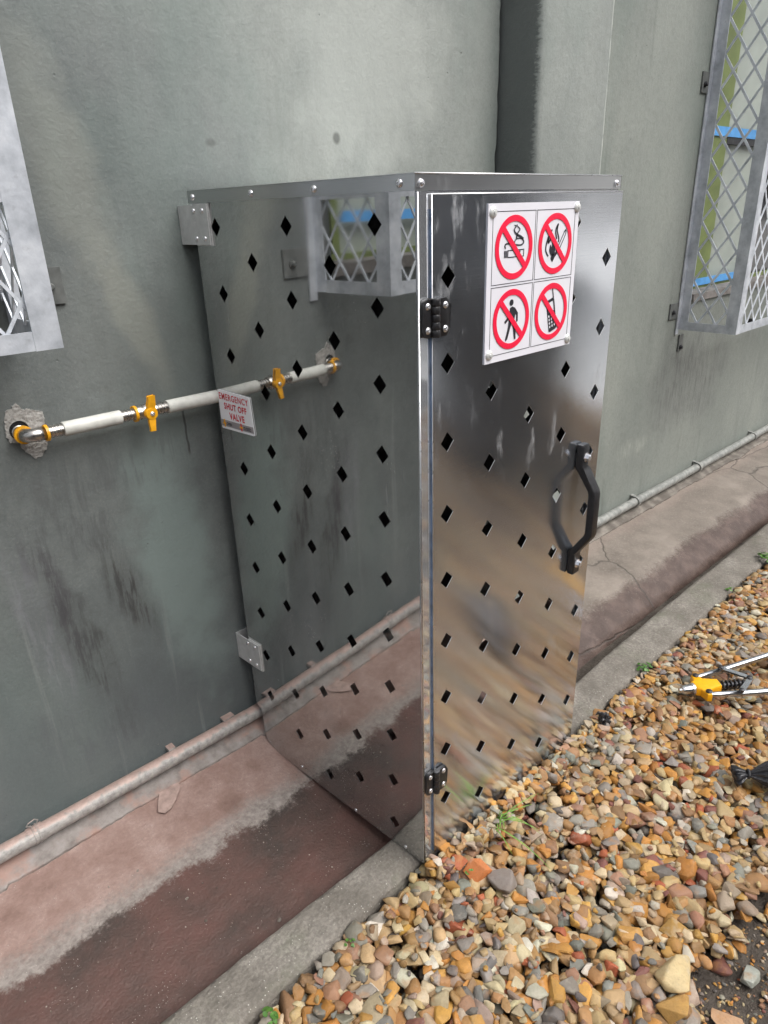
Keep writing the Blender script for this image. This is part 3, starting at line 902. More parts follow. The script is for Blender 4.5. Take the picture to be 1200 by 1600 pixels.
def cage(name, x0, x1, z0, z1, yf, vis, label, cw, ch, solid=None, fw=0.042, sw=0.0055):
    """box cage standing off the wall: front at y=yf, visible side 'vis' at x0 (left) or x1 (right)"""
    xs_ = x0 if vis == 'L' else x1
    sgn = -1 if vis == 'L' else 1
    root = empty(name, (xs_, WY, z0))
    tag(root, label, 'window cage', 'galvanised window cages')
    yw = WY - 0.003
    th = 0.005
    # corner post (angle), both legs
    bm = BM()
    xa, xb = (xs_, xs_ + fw) if vis == 'L' else (xs_ - fw, xs_)
    add_box(bm, (xa, yf - th, z0), (xb, yf, z1))
    add_box(bm, ((xs_ - th) if vis == 'L' else xs_, yf - th, z0), (xs_ if vis == 'L' else xs_ + th, yf + fw, z1))
    bevel(bm, 0.0015, 1)
    obj('corner_post', bm, M['zinc_pale'], root)
    # wall-side upright with its flange
    bm = BM()
    add_box(bm, (xs_ - th if vis == 'L' else xs_, yw - fw * 0.95, z0 + 0.001), (xs_ if vis == 'L' else xs_ + th, yw, z1))
    add_box(bm, (xs_ - (0.03 if vis == 'L' else -th), yw - 0.005, z0 - 0.02), (xs_ + (-th if vis == 'L' else 0.03), yw - 0.0005, z1))
    bevel(bm, 0.0015, 1)
    obj('wall_upright', bm, M['zinc_pale'], root)
    # bottom rails
    bm = BM()
    add_box(bm, (xs_ - th + 0.0006 if vis == 'L' else xs_ + 0.0006, yf + fw, z0), (xs_ - 0.0006 if vis == 'L' else xs_ + th - 0.0006, yw - fw * 0.95, z0 + fw * 0.8))
    obj('side_rail', bm, M['zinc'], root)
    bm = BM()
    a, b = (xb, x1) if vis == 'L' else (x0, xa)
    add_box(bm, (a, yf - th + 0.0007, z0 + 0.0007), (b, yf - 0.0007, z0 + fw * 0.8))
    add_box(bm, (a, yf - 0.0007, z0 + 0.0007), (b, yf + 0.03, z0 + 0.005))
    obj('front_rail', bm, M['zinc_pale' if vis == 'R' else 'zinc'], root)
    # mesh sheets
    bm = BM()
    v0 = z0 + fw * 0.8 - 0.004
    v1 = z1 if solid is None else solid[0]
    xm = xs_ + 0.006 * (1 if vis == 'L' else -1)
    expanded_mesh(bm, yf + 0.01, yw - 0.012, v0, v1 + 0.004, cw, ch, lambda u, v, w: Vector((xm + w * 0.45, u, v)), 0.004, sw)
    obj('side_mesh', bm, M['zinc_bright'], root)
    bm = BM()
    expanded_mesh(bm, (xb - 0.012) if vis == 'L' else max(x0, -1.5), min(x1, 4.0) if vis == 'L' else xa + 0.012, v0, v1 + 0.004, cw, ch, lambda u, v, w: Vector((u, yf + 0.005 + w * 0.45, v)), 0.004, sw)
    obj('front_mesh', bm, M['zinc_bright'], root)
    if solid:
        z2, z3 = solid
        bm = BM()
        add_box(bm, (xs_ + 0.0007, yf + fw, z2), (xs_ + th - 0.0007, yw - fw * 0.95, z3))
        obj('side_plate', bm, M['zinc_pale'], root)
        bm = BM()
        add_box(bm, (x0, yf - th + 0.0007, z2), (xa, yf - 0.0007, z3))
        obj('front_plate', bm, M['zinc_pale'], root)
    return root
rc = cage('window_cage', 2.445, 4.45, 0.84, 3.2, -0.22, 'L', 'diamond mesh window cage of galvanised steel on the right-hand wall', 0.085, 0.125, None, 0.046, 0.0095)
lc = cage('window_cage', -1.9, -0.433, 1.198, 3.0, -0.22, 'R', 'bright galvanised window cage corner at the left edge above the gas pipe', 0.066, 0.098, (1.425, 1.62), 0.040)
def tab(root, x0, x1, z0, z1, bx, bz):
    bm = BM(); add_box(bm, (x0, WY - 0.007, z0), (x1, WY - 0.0005, z1)); bevel(bm, 0.001, 1)
    tb = obj('mounting_tab', bm, M['tab'], root)
    bm = BM(); add_lathe(bm, (bx, WY - 0.007, bz), (0, -1, 0), [(0, 0.011), (0.004, 0.011), (0.004, 0.0075), (0.011, 0.007), (0.013, 0.0045), (0.013, 0)], 12)
    obj('bolt', bm, M['tab'] if x1 < 0 else M['dark_metal'], tb)
tab(lc, -0.40, -0.318, 1.243, 1.313, -0.345, 1.277)
tab(rc, 2.36, 2.414, 1.800, 1.875, 2.385, 1.83)
tab(rc, 2.335, 2.414, 0.895, 0.965, 2.365, 0.925)
tab(rc, 2.465, 2.505, 0.735, 0.812, 2.485, 0.752)
bm = BM(); add_box(bm, (2.96, -0.10, 0.785), (2.985, -0.07, 0.838)); obj('drain_stub', bm, M['dark_metal'], rc)

# ------------------------------------------------------------------ steel cabinet
T = 0.05940
F = 0.640                      # front of the carcass at y = -F
def sx(y): return -T * (y + 0.55)
_sn = Vector((-1, -T, 0)).normalized()
def sidep(y, z, w):            # w outwards from the left panel's face
    return Vector((sx(y), y, z)) + _sn * w
XR = 0.606
BOT, TOP = -0.037, 1.446
CAPB = 1.422
cab = empty('gas_cabinet', (0.3, -0.32, BOT))
tag(cab, 'tall stainless steel cabinet with diamond vent holes standing against the grey wall', 'cabinet')

def diamond(cx, cz, hw, hh):
    return [(cx - hw, cz), (cx, cz - hh), (cx + hw, cz), (cx, cz + hh)]
SY, SZ = 0.1163, 0.1343
side_holes = []
for c in range(5):
    half = c % 2
    for i in range(11 - half):
        z = 1.3742 - SZ * (i + 0.5 * half)
        y = -0.55 + SY * c
        if c >= 3 and i > 9: continue
        if z < BOT + 0.03: continue
        side_holes.append(diamond(y, z, 0.0165, 0.0185))
pan = [(-F, BOT), (-0.003, BOT), (-0.003, TOP - 0.002), (-F, TOP - 0.002)]
# the panel is notched over the plinth and conduit at its foot
pan = [(-F, BOT), (-0.10, BOT), (-0.045, -0.022), (-0.034, 0.0), (-0.030, 0.09), (-0.0075, 0.10), (-0.0075, TOP - 0.002), (-F, TOP - 0.002)]
lp = obj('side_panel', holed_sheet(pan, side_holes, lambda u, v, w: sidep(u, v, w), 0.0016, 1.01), M['side'], cab)
lp.data.materials.append(M['dark_metal'])
tag(lp, 'polished left panel mirroring the gas pipe and wall')
rp = [(-F, BOT), (-0.10, BOT), (-0.045, 0.0), (-0.0075, 0.10), (-0.0075, TOP - 0.002), (-F, TOP - 0.002)]
obj('side_panel', plate([rp] + side_holes, lambda u, v, w: Vector((XR + w, u, v)), 0.0, -0.0015), M['side'], cab)

bm = BM(); add_box(bm, (sx(-0.02) + 0.003, -0.0125, 0.11), (XR - 0.003, -0.0105, TOP - 0.004)); obj('added_light_baffle', bm, M['dark_metal'], cab)  # added out of sight to keep light out, so the vent holes stay dark
def rivet(bm, p, nrm, r=0.0072, h=0.0042, hole=True):
    nrm = Vector(nrm).normalized()
    pr = [(0, r * 1.02), (h * 0.25, r), (h * 0.7, r * 0.8), (h, r * 0.45)]
    pr += [(h, r * 0.3), (h * 0.5, r * 0.26), (h * 0.5, 0)] if hole else [(h * 1.08, 0)]
    add_lathe(bm, Vector(p) - nrm * 0.0004, nrm, pr, 14)
def rivet_obj(parent, p, nrm, r=0.0072, h=0.0042, name='rivet', mat='rivet'):
    bm = BM(); rivet(bm, p, nrm, r, h)
    return obj(name, bm, M[mat], parent, smooth=True, autosm=40)
for y, z in ((-0.197, -0.020), (-0.411, -0.030), (-0.585, -0.026)):
    rivet_obj(lp, sidep(y, z, 0), _sn, 0.0050, 0.003)

# front frame: left jamb, right jamb, head and foot rail, each folded inwards
jx0 = sx(-F)
fy = -F
bm = BM(); add_box(bm, (jx0 + 0.0004, fy - 0.0062, BOT + 0.001), (jx0 + 0.040, fy, CAPB - 0.001)); add_box(bm, (jx0 + 0.0385, fy + 0.0002, BOT + 0.001), (jx0 + 0.040, fy + 0.03, CAPB))
obj('jamb', bm, M['jamb'], cab)
bm = BM(); add_box(bm, (XR - 0.0285, fy - 0.0016, BOT + 0.001), (XR, fy, CAPB + 0.012)); add_box(bm, (XR - 0.0285, fy + 0.0002, BOT + 0.001), (XR - 0.027, fy + 0.03, CAPB))
obj('jamb', bm, M['jamb'], cab)
bm = BM(); add_box(bm, (jx0 + 0.0405, fy - 0.0013, CAPB - 0.02), (XR - 0.029, fy + 0.0002, CAPB + 0.012)); obj('head_rail', bm, M['jamb'], cab)
bm = BM(); add_box(bm, (jx0 + 0.0405, fy - 0.0013, BOT + 0.001), (XR - 0.029, fy + 0.0002, BOT + 0.045)); obj('foot_rail', bm, M['jamb'], cab)
# bright folded corner
bm = BM()
add_tube(bm, [sidep(-F, BOT + 0.001, 0.0) + Vector((0.0004, -0.0055, 0)), sidep(-F, CAPB - 0.002, 0.0) + Vector((0.0004, -0.0055, 0))], 0.0018, 10)
obj('folded_corner', bm, M['edge'], cab, smooth=True)

# lid
lid_bm = BM()
cyb = 0.003
def lidp(x, y, z): return Vector((x, y, z))
o = 0.0032
tl = [sidep(-F - o, 0, o), sidep(cyb, 0, o)]
cor = [(tl[0].x, -F - o), (XR + o + 0.003, -F - o), (XR + o + 0.003, cyb), (tl[1].x, cyb)]
tb = plate([cor], lambda u, v, w: Vector((u, v, w)), TOP - 0.0003, TOP + 0.0013)
lid = obj('lid', tb, M['cap'], cab)
def flange(p, q, z0, z1, th, name, mat):
    p, q = Vector((*p, 0)), Vector((*q, 0))
    d = (q - p).normalized(); nn = Vector((-d.y, d.x, 0))
    b = BM()
    vs = [b.verts.new(P + nn * k + Vector((0, 0, zz))) for zz in (z0, z1) for (P, k) in ((p, 0), (q, 0), (q, th), (p, th))]
    for f in ((0, 1, 2, 3), (7, 6, 5, 4), (0, 4, 5, 1), (1, 5, 6, 2), (2, 6, 7, 3), (3, 7, 4, 0)): b.faces.new([vs[i] for i in f])
    return obj(name, b, mat, lid)
ff = flange(cor[0], cor[1], CAPB, TOP - 0.0006, 0.0013, 'front_flange', M['cap'])
sf = flange(cor[3], cor[0], CAPB + 0.0002, TOP - 0.0006, 0.0013, 'side_flange', M['cap'])
flange(cor[1], cor[2], CAPB + 0.0002, TOP - 0.0006, 0.0013, 'side_flange', M['side'])
# white-lit rolled top edge
bm = BM(); add_tube(bm, [(cor[0][0], cor[0][1] - .0002, TOP + 0.0006), (cor[1][0], cor[1][1] - .0002, TOP + 0.0006)], 0.0013, 8); obj('rolled_edge', bm, M['edge'], lid, smooth=True)
for y in (-0.016, -0.222, -0.407, -0.611):
    rivet_obj(lid, sidep(y, 1.4335, o), _sn, 0.0070, 0.0048)
for x in (0.0165, 0.594):
    rivet_obj(lid, (x, -F - o, 1.4325), (0, -1, 0), 0.0066, 0.0048)
for x, zz in ((0.009, 1.427), (0.588, 1.4255), (0.599, 1.4265)):
    bm = BM(); add_box(bm, (x, -F - o - 0.003, zz), (x + 0.006, -F - o, zz + 0.006)); obj('swarf', bm, M['rivet'], lid)

# wall brackets
def wall_bracket(z0, z1, y1):
    bm = BM()
    w0, w1 = 0.0035, 0.0060
    a = sidep(y1, z0, w0); 
    P = lambda y, z, w: sidep(y, z, w)
    vs = [bm.verts.new(P(y, z, w)) for w in (w0, w1) for (y, z) in ((y1, z0), (WY - 0.001, z0), (WY - 0.001, z1), (y1, z1))]
    for f in ((0, 1, 2, 3), (7, 6, 5, 4), (0, 4, 5, 1), (1, 5, 6, 2), (2, 6, 7, 3), (3, 7, 4, 0)): bm.faces.new([vs[i] for i in f])
    q = P(WY - 0.001, 0, w0)
    add_box(bm, (q.x + 0.0003, WY - 0.0035, z0), (q.x + 0.05, WY - 0.001, z1))
    b = obj('wall_bracket', bm, M['bracket'], cab)
    bm = BM(); vs = [bm.verts.new(P(y, z, w)) for w in (0.0002, 0.0034) for (y, z) in ((y1 - 0.004, z0 - 0.002), (-0.012, z0 - 0.002), (-0.012, z1 + 0.002), (y1 - 0.004, z1 + 0.002))]
    for f in ((0, 1, 2, 3), (7, 6, 5, 4), (0, 4, 5, 1), (1, 5, 6, 2), (2, 6, 7, 3), (3, 7, 4, 0)): bm.faces.new([vs[i] for i in f])
    obj('spacer', bm, M['bracket'], b)
    for y in (y1 + 0.018, y1 + 0.050):
        for z in (z0 + 0.012, z1 - 0.012):
            rivet_obj(b, P(y, z, w1), _sn, 0.0056, 0.0035)
wall_bracket(1.340, 1.419, -0.067)
wall_bracket(0.240, 0.321, -0.061)

# door: sheet with vent holes and folded edges
DX0, DX1, DZ0, DZ1 = 0.0318, 0.6075, -0.022, 1.4165
DY = -0.652
door_holes = []
offs = [0, 0.5, 0, 0.5, 0]
for c in range(5):
    for i in range(-1, 11):
        z = 1.2899 - 0.1444 * (i + offs[c])
        x = 0.0705 + 0.1240 * c
        if z > 1.40 or z < 0.035: continue
        if c in (1,2,3) and z > 1.30: pass
        door_holes.append(diamond(x, z, 0.0175, 0.0190))
dl = rect(DX0, DX1, DZ0, DZ1)
door = obj('door', holed_sheet(dl, door_holes, lambda u, v, w: Vector((u, DY - w, v)), 0.0013), M['door'], cab)
door.data.materials.append(M['edge'])
tag(door, 'brushed stainless door with rows of diamond holes')
bm = BM()
add_box(bm, (DX0, DY + 0.0013, DZ0), (DX0 + 0.0013, DY + 0.0058, DZ1)); add_box(bm, (DX1 - 0.0013, DY + 0.0013, DZ0), (DX1, DY + 0.011, DZ1))
add_box(bm, (DX0 + 0.0014, DY + 0.0013, DZ1 - 0.0013), (DX1 - 0.0014, DY + 0.011, DZ1)); add_box(bm, (DX0 + 0.0014, DY + 0.0013, DZ0), (DX1 - 0.0014, DY + 0.011, DZ0 + 0.0013))
obj('door_return', bm, M['edge'], door)
bm = BM()
add_tube(bm, [(DX0 + .0002, DY + .0006, DZ0), (DX0 + .0002, DY + .0006, DZ1), (DX1, DY + .0006, DZ1 + .0001)], 0.0013, 8)
obj('bright_edge', bm, M['edge'], door, smooth=True)
bm = BM()
add_box(bm, (DX0 - 0.0005, DY + 0.0008, DZ0 + 0.012), (DX0 - 0.0001, DY + 0.0056, 1.395))
obj('film_strip', bm, M['film'], door)
# hinges
def hinge(zc):
    h = 0.064
    bm = BM()
    root = None
    def leaf(x0, x1, y, left):
        r = 0.012
        pts = []
        if left:
            for a in range(180, 271, 15): pts.append((x0 + r + r * math.cos(R(a)), zc - h / 2 + r + r * math.sin(R(a))))
            pts += [(x1, zc - h / 2), (x1, zc + h / 2)]
            for a in range(90, 181, 15): pts.append((x0 + r + r * math.cos(R(a)), zc + h / 2 - r + r * math.sin(R(a))))
        else:
            pts += [(x0, zc - h / 2)]
            for a in range(270, 361, 15): pts.append((x1 - r + r * math.cos(R(a)), zc - h / 2 + r + r * math.sin(R(a))))
            for a in range(0, 91, 15): pts.append((x1 - r + r * math.cos(R(a)), zc + h / 2 - r + r * math.sin(R(a))))
            pts += [(x0, zc + h / 2)]
        b = plate([pts], lambda u, v, w: Vector((u, y + w, v)), 0.0, -0.0085)
        return b
    b = leaf(0.0060, 0.0305, -F - 0.0064, True)
    bevel(b, 0.002, 2, 50)
    root = obj('hinge', b, M['black'], cab, autosm=35)
    b = leaf(0.0345, 0.0660, DY - 0.0003, False)
    bevel(b, 0.002, 2, 50)
    obj('leaf', b, M['black'], root, autosm=35)
    for k in range(5):
        b = BM()
        z0 = zc - h / 2 + k * h / 5 + 0.0004; z1 = z0 + h / 5 - 0.0008
        add_lathe(b, (0.0335, DY - 0.0060, z0), (0, 0, 1), [(0, 0), (0, 0.0072), (0.0008, 0.0078), (z1 - z0 - 0.0008, 0.0078), (z1 - z0, 0.0072), (z1 - z0, 0)], 16)
        obj('knuckle', b, M['black'], root, autosm=40)
    for x, y in ((0.0185, -F - 0.0149), (0.0545, DY - 0.0088)):
        for dz in (-0.0195, 0.0195):
            rivet_obj(root, (x, y, zc + dz), (0, -1, 0), 0.0062, 0.0032, 'screw')
hinge(1.2275)
hinge(0.2120)

# door handle: bow handle bolted through two feet
hx0, hx1 = 0.509, 0.536
path = [(-0.6525, 0.889), (-0.6525, 0.560), (-0.6700, 0.556), (-0.6725, 0.562), (-0.6725, 0.606), (-0.6820, 0.624), (-0.7060, 0.664), (-0.7100, 0.678), (-0.7100, 0.776), (-0.7060, 0.790), (-0.6820, 0.826), (-0.6725, 0.842), (-0.6725, 0.884), (-0.6700, 0.892)]
hin = [(-0.6565, 0.828), (-0.6680, 0.818), (-0.6920, 0.780), (-0.6935, 0.772), (-0.6935, 0.682), (-0.6920, 0.672), (-0.6680, 0.634), (-0.6565, 0.620)]
outer = [(-0.6525, 0.560), (-0.6560, 0.556), (-0.6690, 0.556), (-0.6720, 0.561), (-0.6720, 0.612), (-0.6760, 0.620), (-0.7070, 0.664), (-0.7105, 0.674), (-0.7105, 0.779), (-0.7070, 0.789), (-0.6760, 0.831), (-0.6720, 0.839), (-0.6720, 0.886), (-0.6690, 0.891), (-0.6560, 0.891), (-0.6525, 0.887), (-0.6525, 0.835), (-0.6550, 0.828), (-0.6620, 0.8215), (-0.6900, 0.783), (-0.6925, 0.775), (-0.6925, 0.678), (-0.6900, 0.670), (-0.6620, 0.6295), (-0.6550, 0.623), (-0.6525, 0.616)]
b = plate([outer], lambda u, v, w: Vector((w, u, v)), hx0, hx1)
bevel(b, 0.0035, 3, 55)
handle = obj('handle', b, M['black'], cab, autosm=38)
for z in (0.860, 0.585):
    bm = BM()
    add_lathe(bm, (0.5235, -0.6722, z), (0, -1, 0), [(0, 0.0100), (0.0018, 0.0100), (0.0020, 0.0078), (0.0085, 0.0074), (0.0100, 0.0050), (0.0100, 0.0)], 6)
    add_lathe(bm, (0.5235, -0.6720, z), (0, -1, 0), [(0, 0.0112), (0.0016, 0.0112), (0.0016, 0.0)], 18)
    obj('bolt', bm, M['rivet'], handle)

# ------------------------------------------------------------------ four-symbol prohibition sign on the door
SGX0, SGX1, SGZ0, SGZ1 = 0.1685, 0.4455, 1.127, 1.4005
SGY = DY - 0.0022
sg = empty('prohibition_sign', ((SGX0 + SGX1) / 2, DY, SGZ0))
tag(sg, 'square white sign with four red prohibition symbols screwed to the cabinet door', 'sign')
def sp(u, v, w): return Vector((u, SGY - w, v))
obj('backing_sheet', plate([rect(SGX0, SGX1, SGZ0, SGZ1)], sp, -0.0018, 0.0), M['sign_white'], sg)
mx, mz = (SGX0 + SGX1) / 2, (SGZ0 + SGZ1) / 2
mg, gp = 0.0125, 0.0035
L0, L1, L2, L3 = 0.0004, 0.0008, 0.0012, 0.0016
def poly(loops, mat, parent, name, w):
    return obj(name, plate(loops, sp, w - 0.0004 + 0.00005, w), mat, parent)
def bar_poly(cx, cz, p, q, wd):
    d = Vector((q[0] - p[0], q[1] - p[1])).normalized(); nn = Vector((-d.y, d.x)) * wd / 2
    return [(p[0] + nn.x, p[1] + nn.y), (p[0] - nn.x, p[1] - nn.y), (q[0] - nn.x, q[1] - nn.y), (q[0] + nn.x, q[1] + nn.y)]
def stroke(pts, wd):
    """closed ribbon polygon along a polyline; wd may be a list"""
    n = len(pts)
    if not hasattr(wd, '__len__'): wd = [wd] * n
    a, b = [], []
    for i, p in enumerate(pts):
        q0 = pts[max(0, i - 1)]; q1 = pts[min(n - 1, i + 1)]
        d = Vector((q1[0] - q0[0], q1[1] - q0[1])).normalized()
        nn = Vector((-d.y, d.x)) * wd[i] / 2
        a.append((p[0] + nn.x, p[1] + nn.y)); b.append((p[0] - nn.x, p[1] - nn.y))
    return a + b[::-1]
def spline(pts, k=6):
    out = []
    n = len(pts)
    for i in range(n - 1):
        p0, p1, p2, p3 = pts[max(0, i - 1)], pts[i], pts[i + 1], pts[min(n - 1, i + 2)]
        for j in range(k):
            t = j / k
            out.append(tuple(0.5 * (2 * p1[c] + (p2[c] - p0[c]) * t + (2 * p0[c] - 5 * p1[c] + 4 * p2[c] - p3[c]) * t * t + (-p0[c] + 3 * p1[c] - 3 * p2[c] + p3[c]) * t ** 3) for c in (0, 1)))
    out.append(pts[-1])
    return out
def multi(polys, mat, parent, name, w):
    bm = BM()
    for lp in polys:
        lps = lp if isinstance(lp[0][0], (tuple, list)) else [lp]
        join_bm(bm, plate(lps, sp, w - 0.00035, w))
    return obj(name, bm, mat, parent)
half = (mx - SGX0 - mg - gp / 2)
def S(cx, cz, k=1.0):
    r = 0.046
    return lambda pts: [(cx + p[0] * r, cz + p[1] * r) for p in pts]
symbols = []
for col_, row in ((0, 1), (1, 1), (0, 0), (1, 0)):
    x0 = SGX0 + mg if col_ == 0 else mx + gp / 2
    x1 = mx - gp / 2 if col_ == 0 else SGX1 - mg
    z0 = SGZ0 + mg if row == 0 else mz + gp / 2
    z1 = mz - gp / 2 if row == 0 else SGZ1 - mg
    lw = 0.0011
    pnl = poly([rect(x0, x1, z0, z1), rect(x0 + lw, x1 - lw, z0 + lw, z1 - lw)], M['sign_black'], sg, 'panel_border', L0)
    cx, cz = (x0 + x1) / 2, (z0 + z1) / 2
    ro, ri = 0.0545, 0.0440
    poly([circle(cx, cz, ro, 72), circle(cx, cz, ri, 72)], M['sign_red'], pnl, 'ring', L2)
    e = ri * 1.02 * math.sqrt(0.5)
    poly([bar_poly(cx, cz, (cx - e, cz + e), (cx + e, cz - e), 0.0105)], M['sign_red'], pnl, 'slash', L3)
    symbols.append((pnl, cx, cz))
k_ = M['sign_black']
# no smoking: cigarette and smoke
pnl, cx, cz = symbols[0]
s = S(cx, cz)
cig = [[s(rect(-0.46, 0.76, -0.46, -0.10)), s(rect(-0.42, 0.72, -0.42, -0.14))], s(rect(0.42, 0.47, -0.42, -0.14)),
       s(rect(-0.54, -0.50, -0.46, -0.12)), s(rect(-0.62, -0.58, -0.46, -0.12)), s(rect(-0.71, -0.66, -0.46, -0.12)),
       s(stroke(spline([(-0.62, -0.02), (-0.68, 0.10), (-0.58, 0.20), (-0.34, 0.20), (-0.10, 0.20)]), 0.075)),
       s(stroke(spline([(0.02, 0.16), (0.06, 0.34), (0.32, 0.42), (0.62, 0.36), (0.70, 0.20), (0.50, 0.10), (0.15, 0.12), (0.02, 0.16)]), [0.05] * 20 + [0.07] * 23)),
       s(stroke(spline([(0.66, 0.36), (0.44, 0.50), (0.14, 0.62), (-0.04, 0.82), (0.10, 1.0), (-0.04, 1.04)]), [0.14 - 0.0038 * i for i in range(31)])),
       s(stroke(spline([(0.14, 0.40), (0.22, 0.66), (0.38, 0.84), (0.20, 0.98), (0.14, 1.10)]), [0.10 - 0.0035 * i for i in range(25)]))]
cig = [[[(cx + (p[0] - cx) * 0.86, cz + (p[1] - cz) * 0.78) for p in lp] for lp in (c if isinstance(c[0][0], (tuple, list)) else [c])] for c in cig]
multi(cig, k_, pnl, 'cigarette_symbol', L1)
# no open flame: match and flames
pnl, cx, cz = symbols[1]
s = S(cx, cz)
fl_ = [s(stroke([(-0.16, -0.78), (0.78, 0.52)], [0.09, 0.15])), ]
mt = [[s(stroke([(0.18, -0.36), (0.74, 0.44), (0.80, 0.58)], [0.20, 0.20, 0.10])), s(stroke([(0.20, -0.33), (0.73, 0.42), (0.775, 0.52)], [0.12, 0.12, 0.05]))],
      s(stroke([(-0.20, -0.74), (0.18, -0.36)], [0.13, 0.05])), s(stroke([(-0.14, -0.60), (0.24, -0.20)], [0.03, 0.05])),
      s([(-0.30, -0.62), (-0.24, -0.46), (-0.06, -0.42), (-0.16, -0.66), (-0.26, -0.70)]),
      s(spline([(-0.30, -0.48), (-0.44, -0.28), (-0.36, -0.02), (-0.26, -0.14), (-0.20, 0.10), (-0.06, -0.10), (0.02, -0.34), (-0.10, -0.52), (-0.30, -0.48)], 4)[:-1]),
      s(stroke(spline([(-0.50, -0.52), (-0.72, -0.24), (-0.66, 0.14), (-0.54, 0.34), (-0.56, 0.06), (-0.40, 0.20), (-0.36, 0.52), (-0.30, 0.62)]), 0.075)),
      s(stroke(spline([(0.10, 0.20), (-0.02, 0.58), (0.16, 0.84), (0.10, 0.58), (0.26, 0.24), (0.24, 0.06)]), 0.075)),
      s(stroke(spline([(0.06, -0.52), (0.24, -0.30), (0.22, -0.06)]), 0.05))]
mt = [[[(cx + (p[0] - cx) * 0.90, cz + (p[1] - cz) * 0.90) for p in lp] for lp in (c if isinstance(c[0][0], (tuple, list)) else [c])] for c in mt]
multi(mt, k_, pnl, 'flame_symbol', L1)
# no pedestrians
pnl, cx, cz = symbols[2]
s = S(cx, cz)
man = [s(circle(-0.02, 0.66, 0.125, 20)),
       s([(-0.10, 0.46), (0.04, 0.50), (0.22, 0.44), (0.42, 0.22), (0.44, -0.12), (0.34, -0.14), (0.32, 0.14), (0.24, 0.20), (0.20, -0.10), (-0.16, -0.06), (-0.14, 0.20)]),
       s([(-0.12, 0.34), (-0.22, 0.12), (-0.44, -0.06), (-0.38, -0.14), (-0.12, 0.04)]),
       s([(-0.16, -0.05), (0.06, -0.08), (-0.06, -0.36), (-0.22, -0.78), (-0.32, -0.84), (-0.36, -0.78), (-0.22, -0.40)]),
       s([(0.02, -0.07), (0.20, -0.08), (0.30, -0.40), (0.34, -0.82), (0.24, -0.84), (0.16, -0.44)])]
multi(man, k_, pnl, 'walking_figure_symbol', L1)
# no mobile phone
pnl, cx, cz = symbols[3]
s0 = S(cx, cz)
rot = math.radians(14)
def s(pts): return s0([(p[0] * math.cos(rot) - p[1] * math.sin(rot), p[0] * math.sin(rot) + p[1] * math.cos(rot)) for p in pts])
keys = []
for i in range(3):
    for j in range(4):
        keys.append(s(circle(-0.17 + 0.17 * i, -0.62 + 0.155 * j, 0.062, 14)))
ph = [[s([(-0.28, -0.80), (-0.20, -0.84), (0.22, -0.84), (0.30, -0.78), (0.30, 0.46), (0.22, 0.54), (-0.20, 0.54), (-0.28, 0.46)]),
       s([(-0.20, 0.00), (0.22, 0.00), (0.22, 0.42), (-0.20, 0.42)])] + keys, s(stroke([(0.25, 0.5), (0.25, 0.92)], 0.06))]
multi(ph, k_, pnl, 'phone_symbol', L1)
for x, z in ((SGX0 + 0.012, SGZ1 - 0.014), (SGX1 - 0.008, SGZ1 - 0.011), (SGX0 + 0.012, SGZ0 + 0.016), (SGX1 - 0.010, SGZ0 + 0.012)):
    bm = BM()
    add_lathe(bm, (x, SGY, z), (0, -1, 0), [(0, 0.0096), (0.0016, 0.0094), (0.0038, 0.0074), (0.0046, 0.0048), (0.0046, 0.0046), (0.0046, 0.0034), (0.0062, 0.0030), (0.0066, 0.0)], 20)
    obj('screw_cap', bm, M['screw_cap'], sg, smooth=True, autosm=50)

# ------------------------------------------------------------------ shut-off sign on the side panel
es = empty('shut_off_sign', tuple(sidep(-0.075, 0.93, 0.002)))
tag(es, 'small white and red emergency shut off valve sign on the cabinet side panel', 'sign')
EA, EB, EC, ED = sidep(-0.0175, 1.0225, 0.0032), sidep(-0.1405, 1.0190, 0.0032), sidep(-0.1470, 0.9305, 0.0032), sidep(-0.0180, 0.9285, 0.0032)
_en = _sn
def ep(u, v, w):     # u 0..1 left to right, v 0..1 bottom to top
    a = ED.lerp(EC, u); b = EA.lerp(EB, u)
    return a.lerp(b, v) + _en * w
def rr(x0, x1, y0, y1, r, n=5):
    pts = []
    for (cx, cy, a0) in ((x1 - r, y0 + r, 270), (x1 - r, y1 - r, 0), (x0 + r, y1 - r, 90), (x0 + r, y0 + r, 180)):
        for k in range(n + 1): pts.append((cx + r * math.cos(R(a0 + 90 * k / n)), cy + r * math.sin(R(a0 + 90 * k / n))))
    return pts
obj('plate', plate([rr(0, 1, 0, 1, 0.03)], ep, -0.0022, 0.0), simple('bright_white_sticker', (0.86, 0.86, 0.89), 0.35, 0.0, 0.01, 12), es)
obj('grey_band', plate([rect(0.0, 1.0, 0.065, 0.235)], ep, 0.0001, 0.0004), M['sign_grey'], es)
def text_mesh(txt, u0, u1, v0, v1, mat, name, w, bold=0.02, shear=0.0):
    cu = bpy.data.curves.new('txt', 'FONT')
    cu.body = txt
    cu.offset = bold
    cu.resolution_u = 3
    cu.space_character = 1.12
    ob = bpy.data.objects.new('txt', cu)
    COL.objects.link(ob)
    dg = bpy.context.evaluated_depsgraph_get()
    me = bpy.data.meshes.new_from_object(ob.evaluated_get(dg))
    bpy.data.objects.remove(ob); bpy.data.curves.remove(cu)
    X = [v.co.x for v in me.vertices]; Y = [v.co.y for v in me.vertices]
    x0, x1, y0, y1 = min(X), max(X), min(Y), max(Y)
    for v in me.vertices:
        v.co = ep(u0 + (u1 - u0) * (v.co.x - x0) / (x1 - x0), v0 + (v1 - v0) * (v.co.y - y0) / (y1 - y0), w)
    me.name = name
    me.materials.clear(); me.materials.append(mat)
    o = bpy.data.objects.new(name, me)
    link(o, es); child_fix(o, es)
    return o
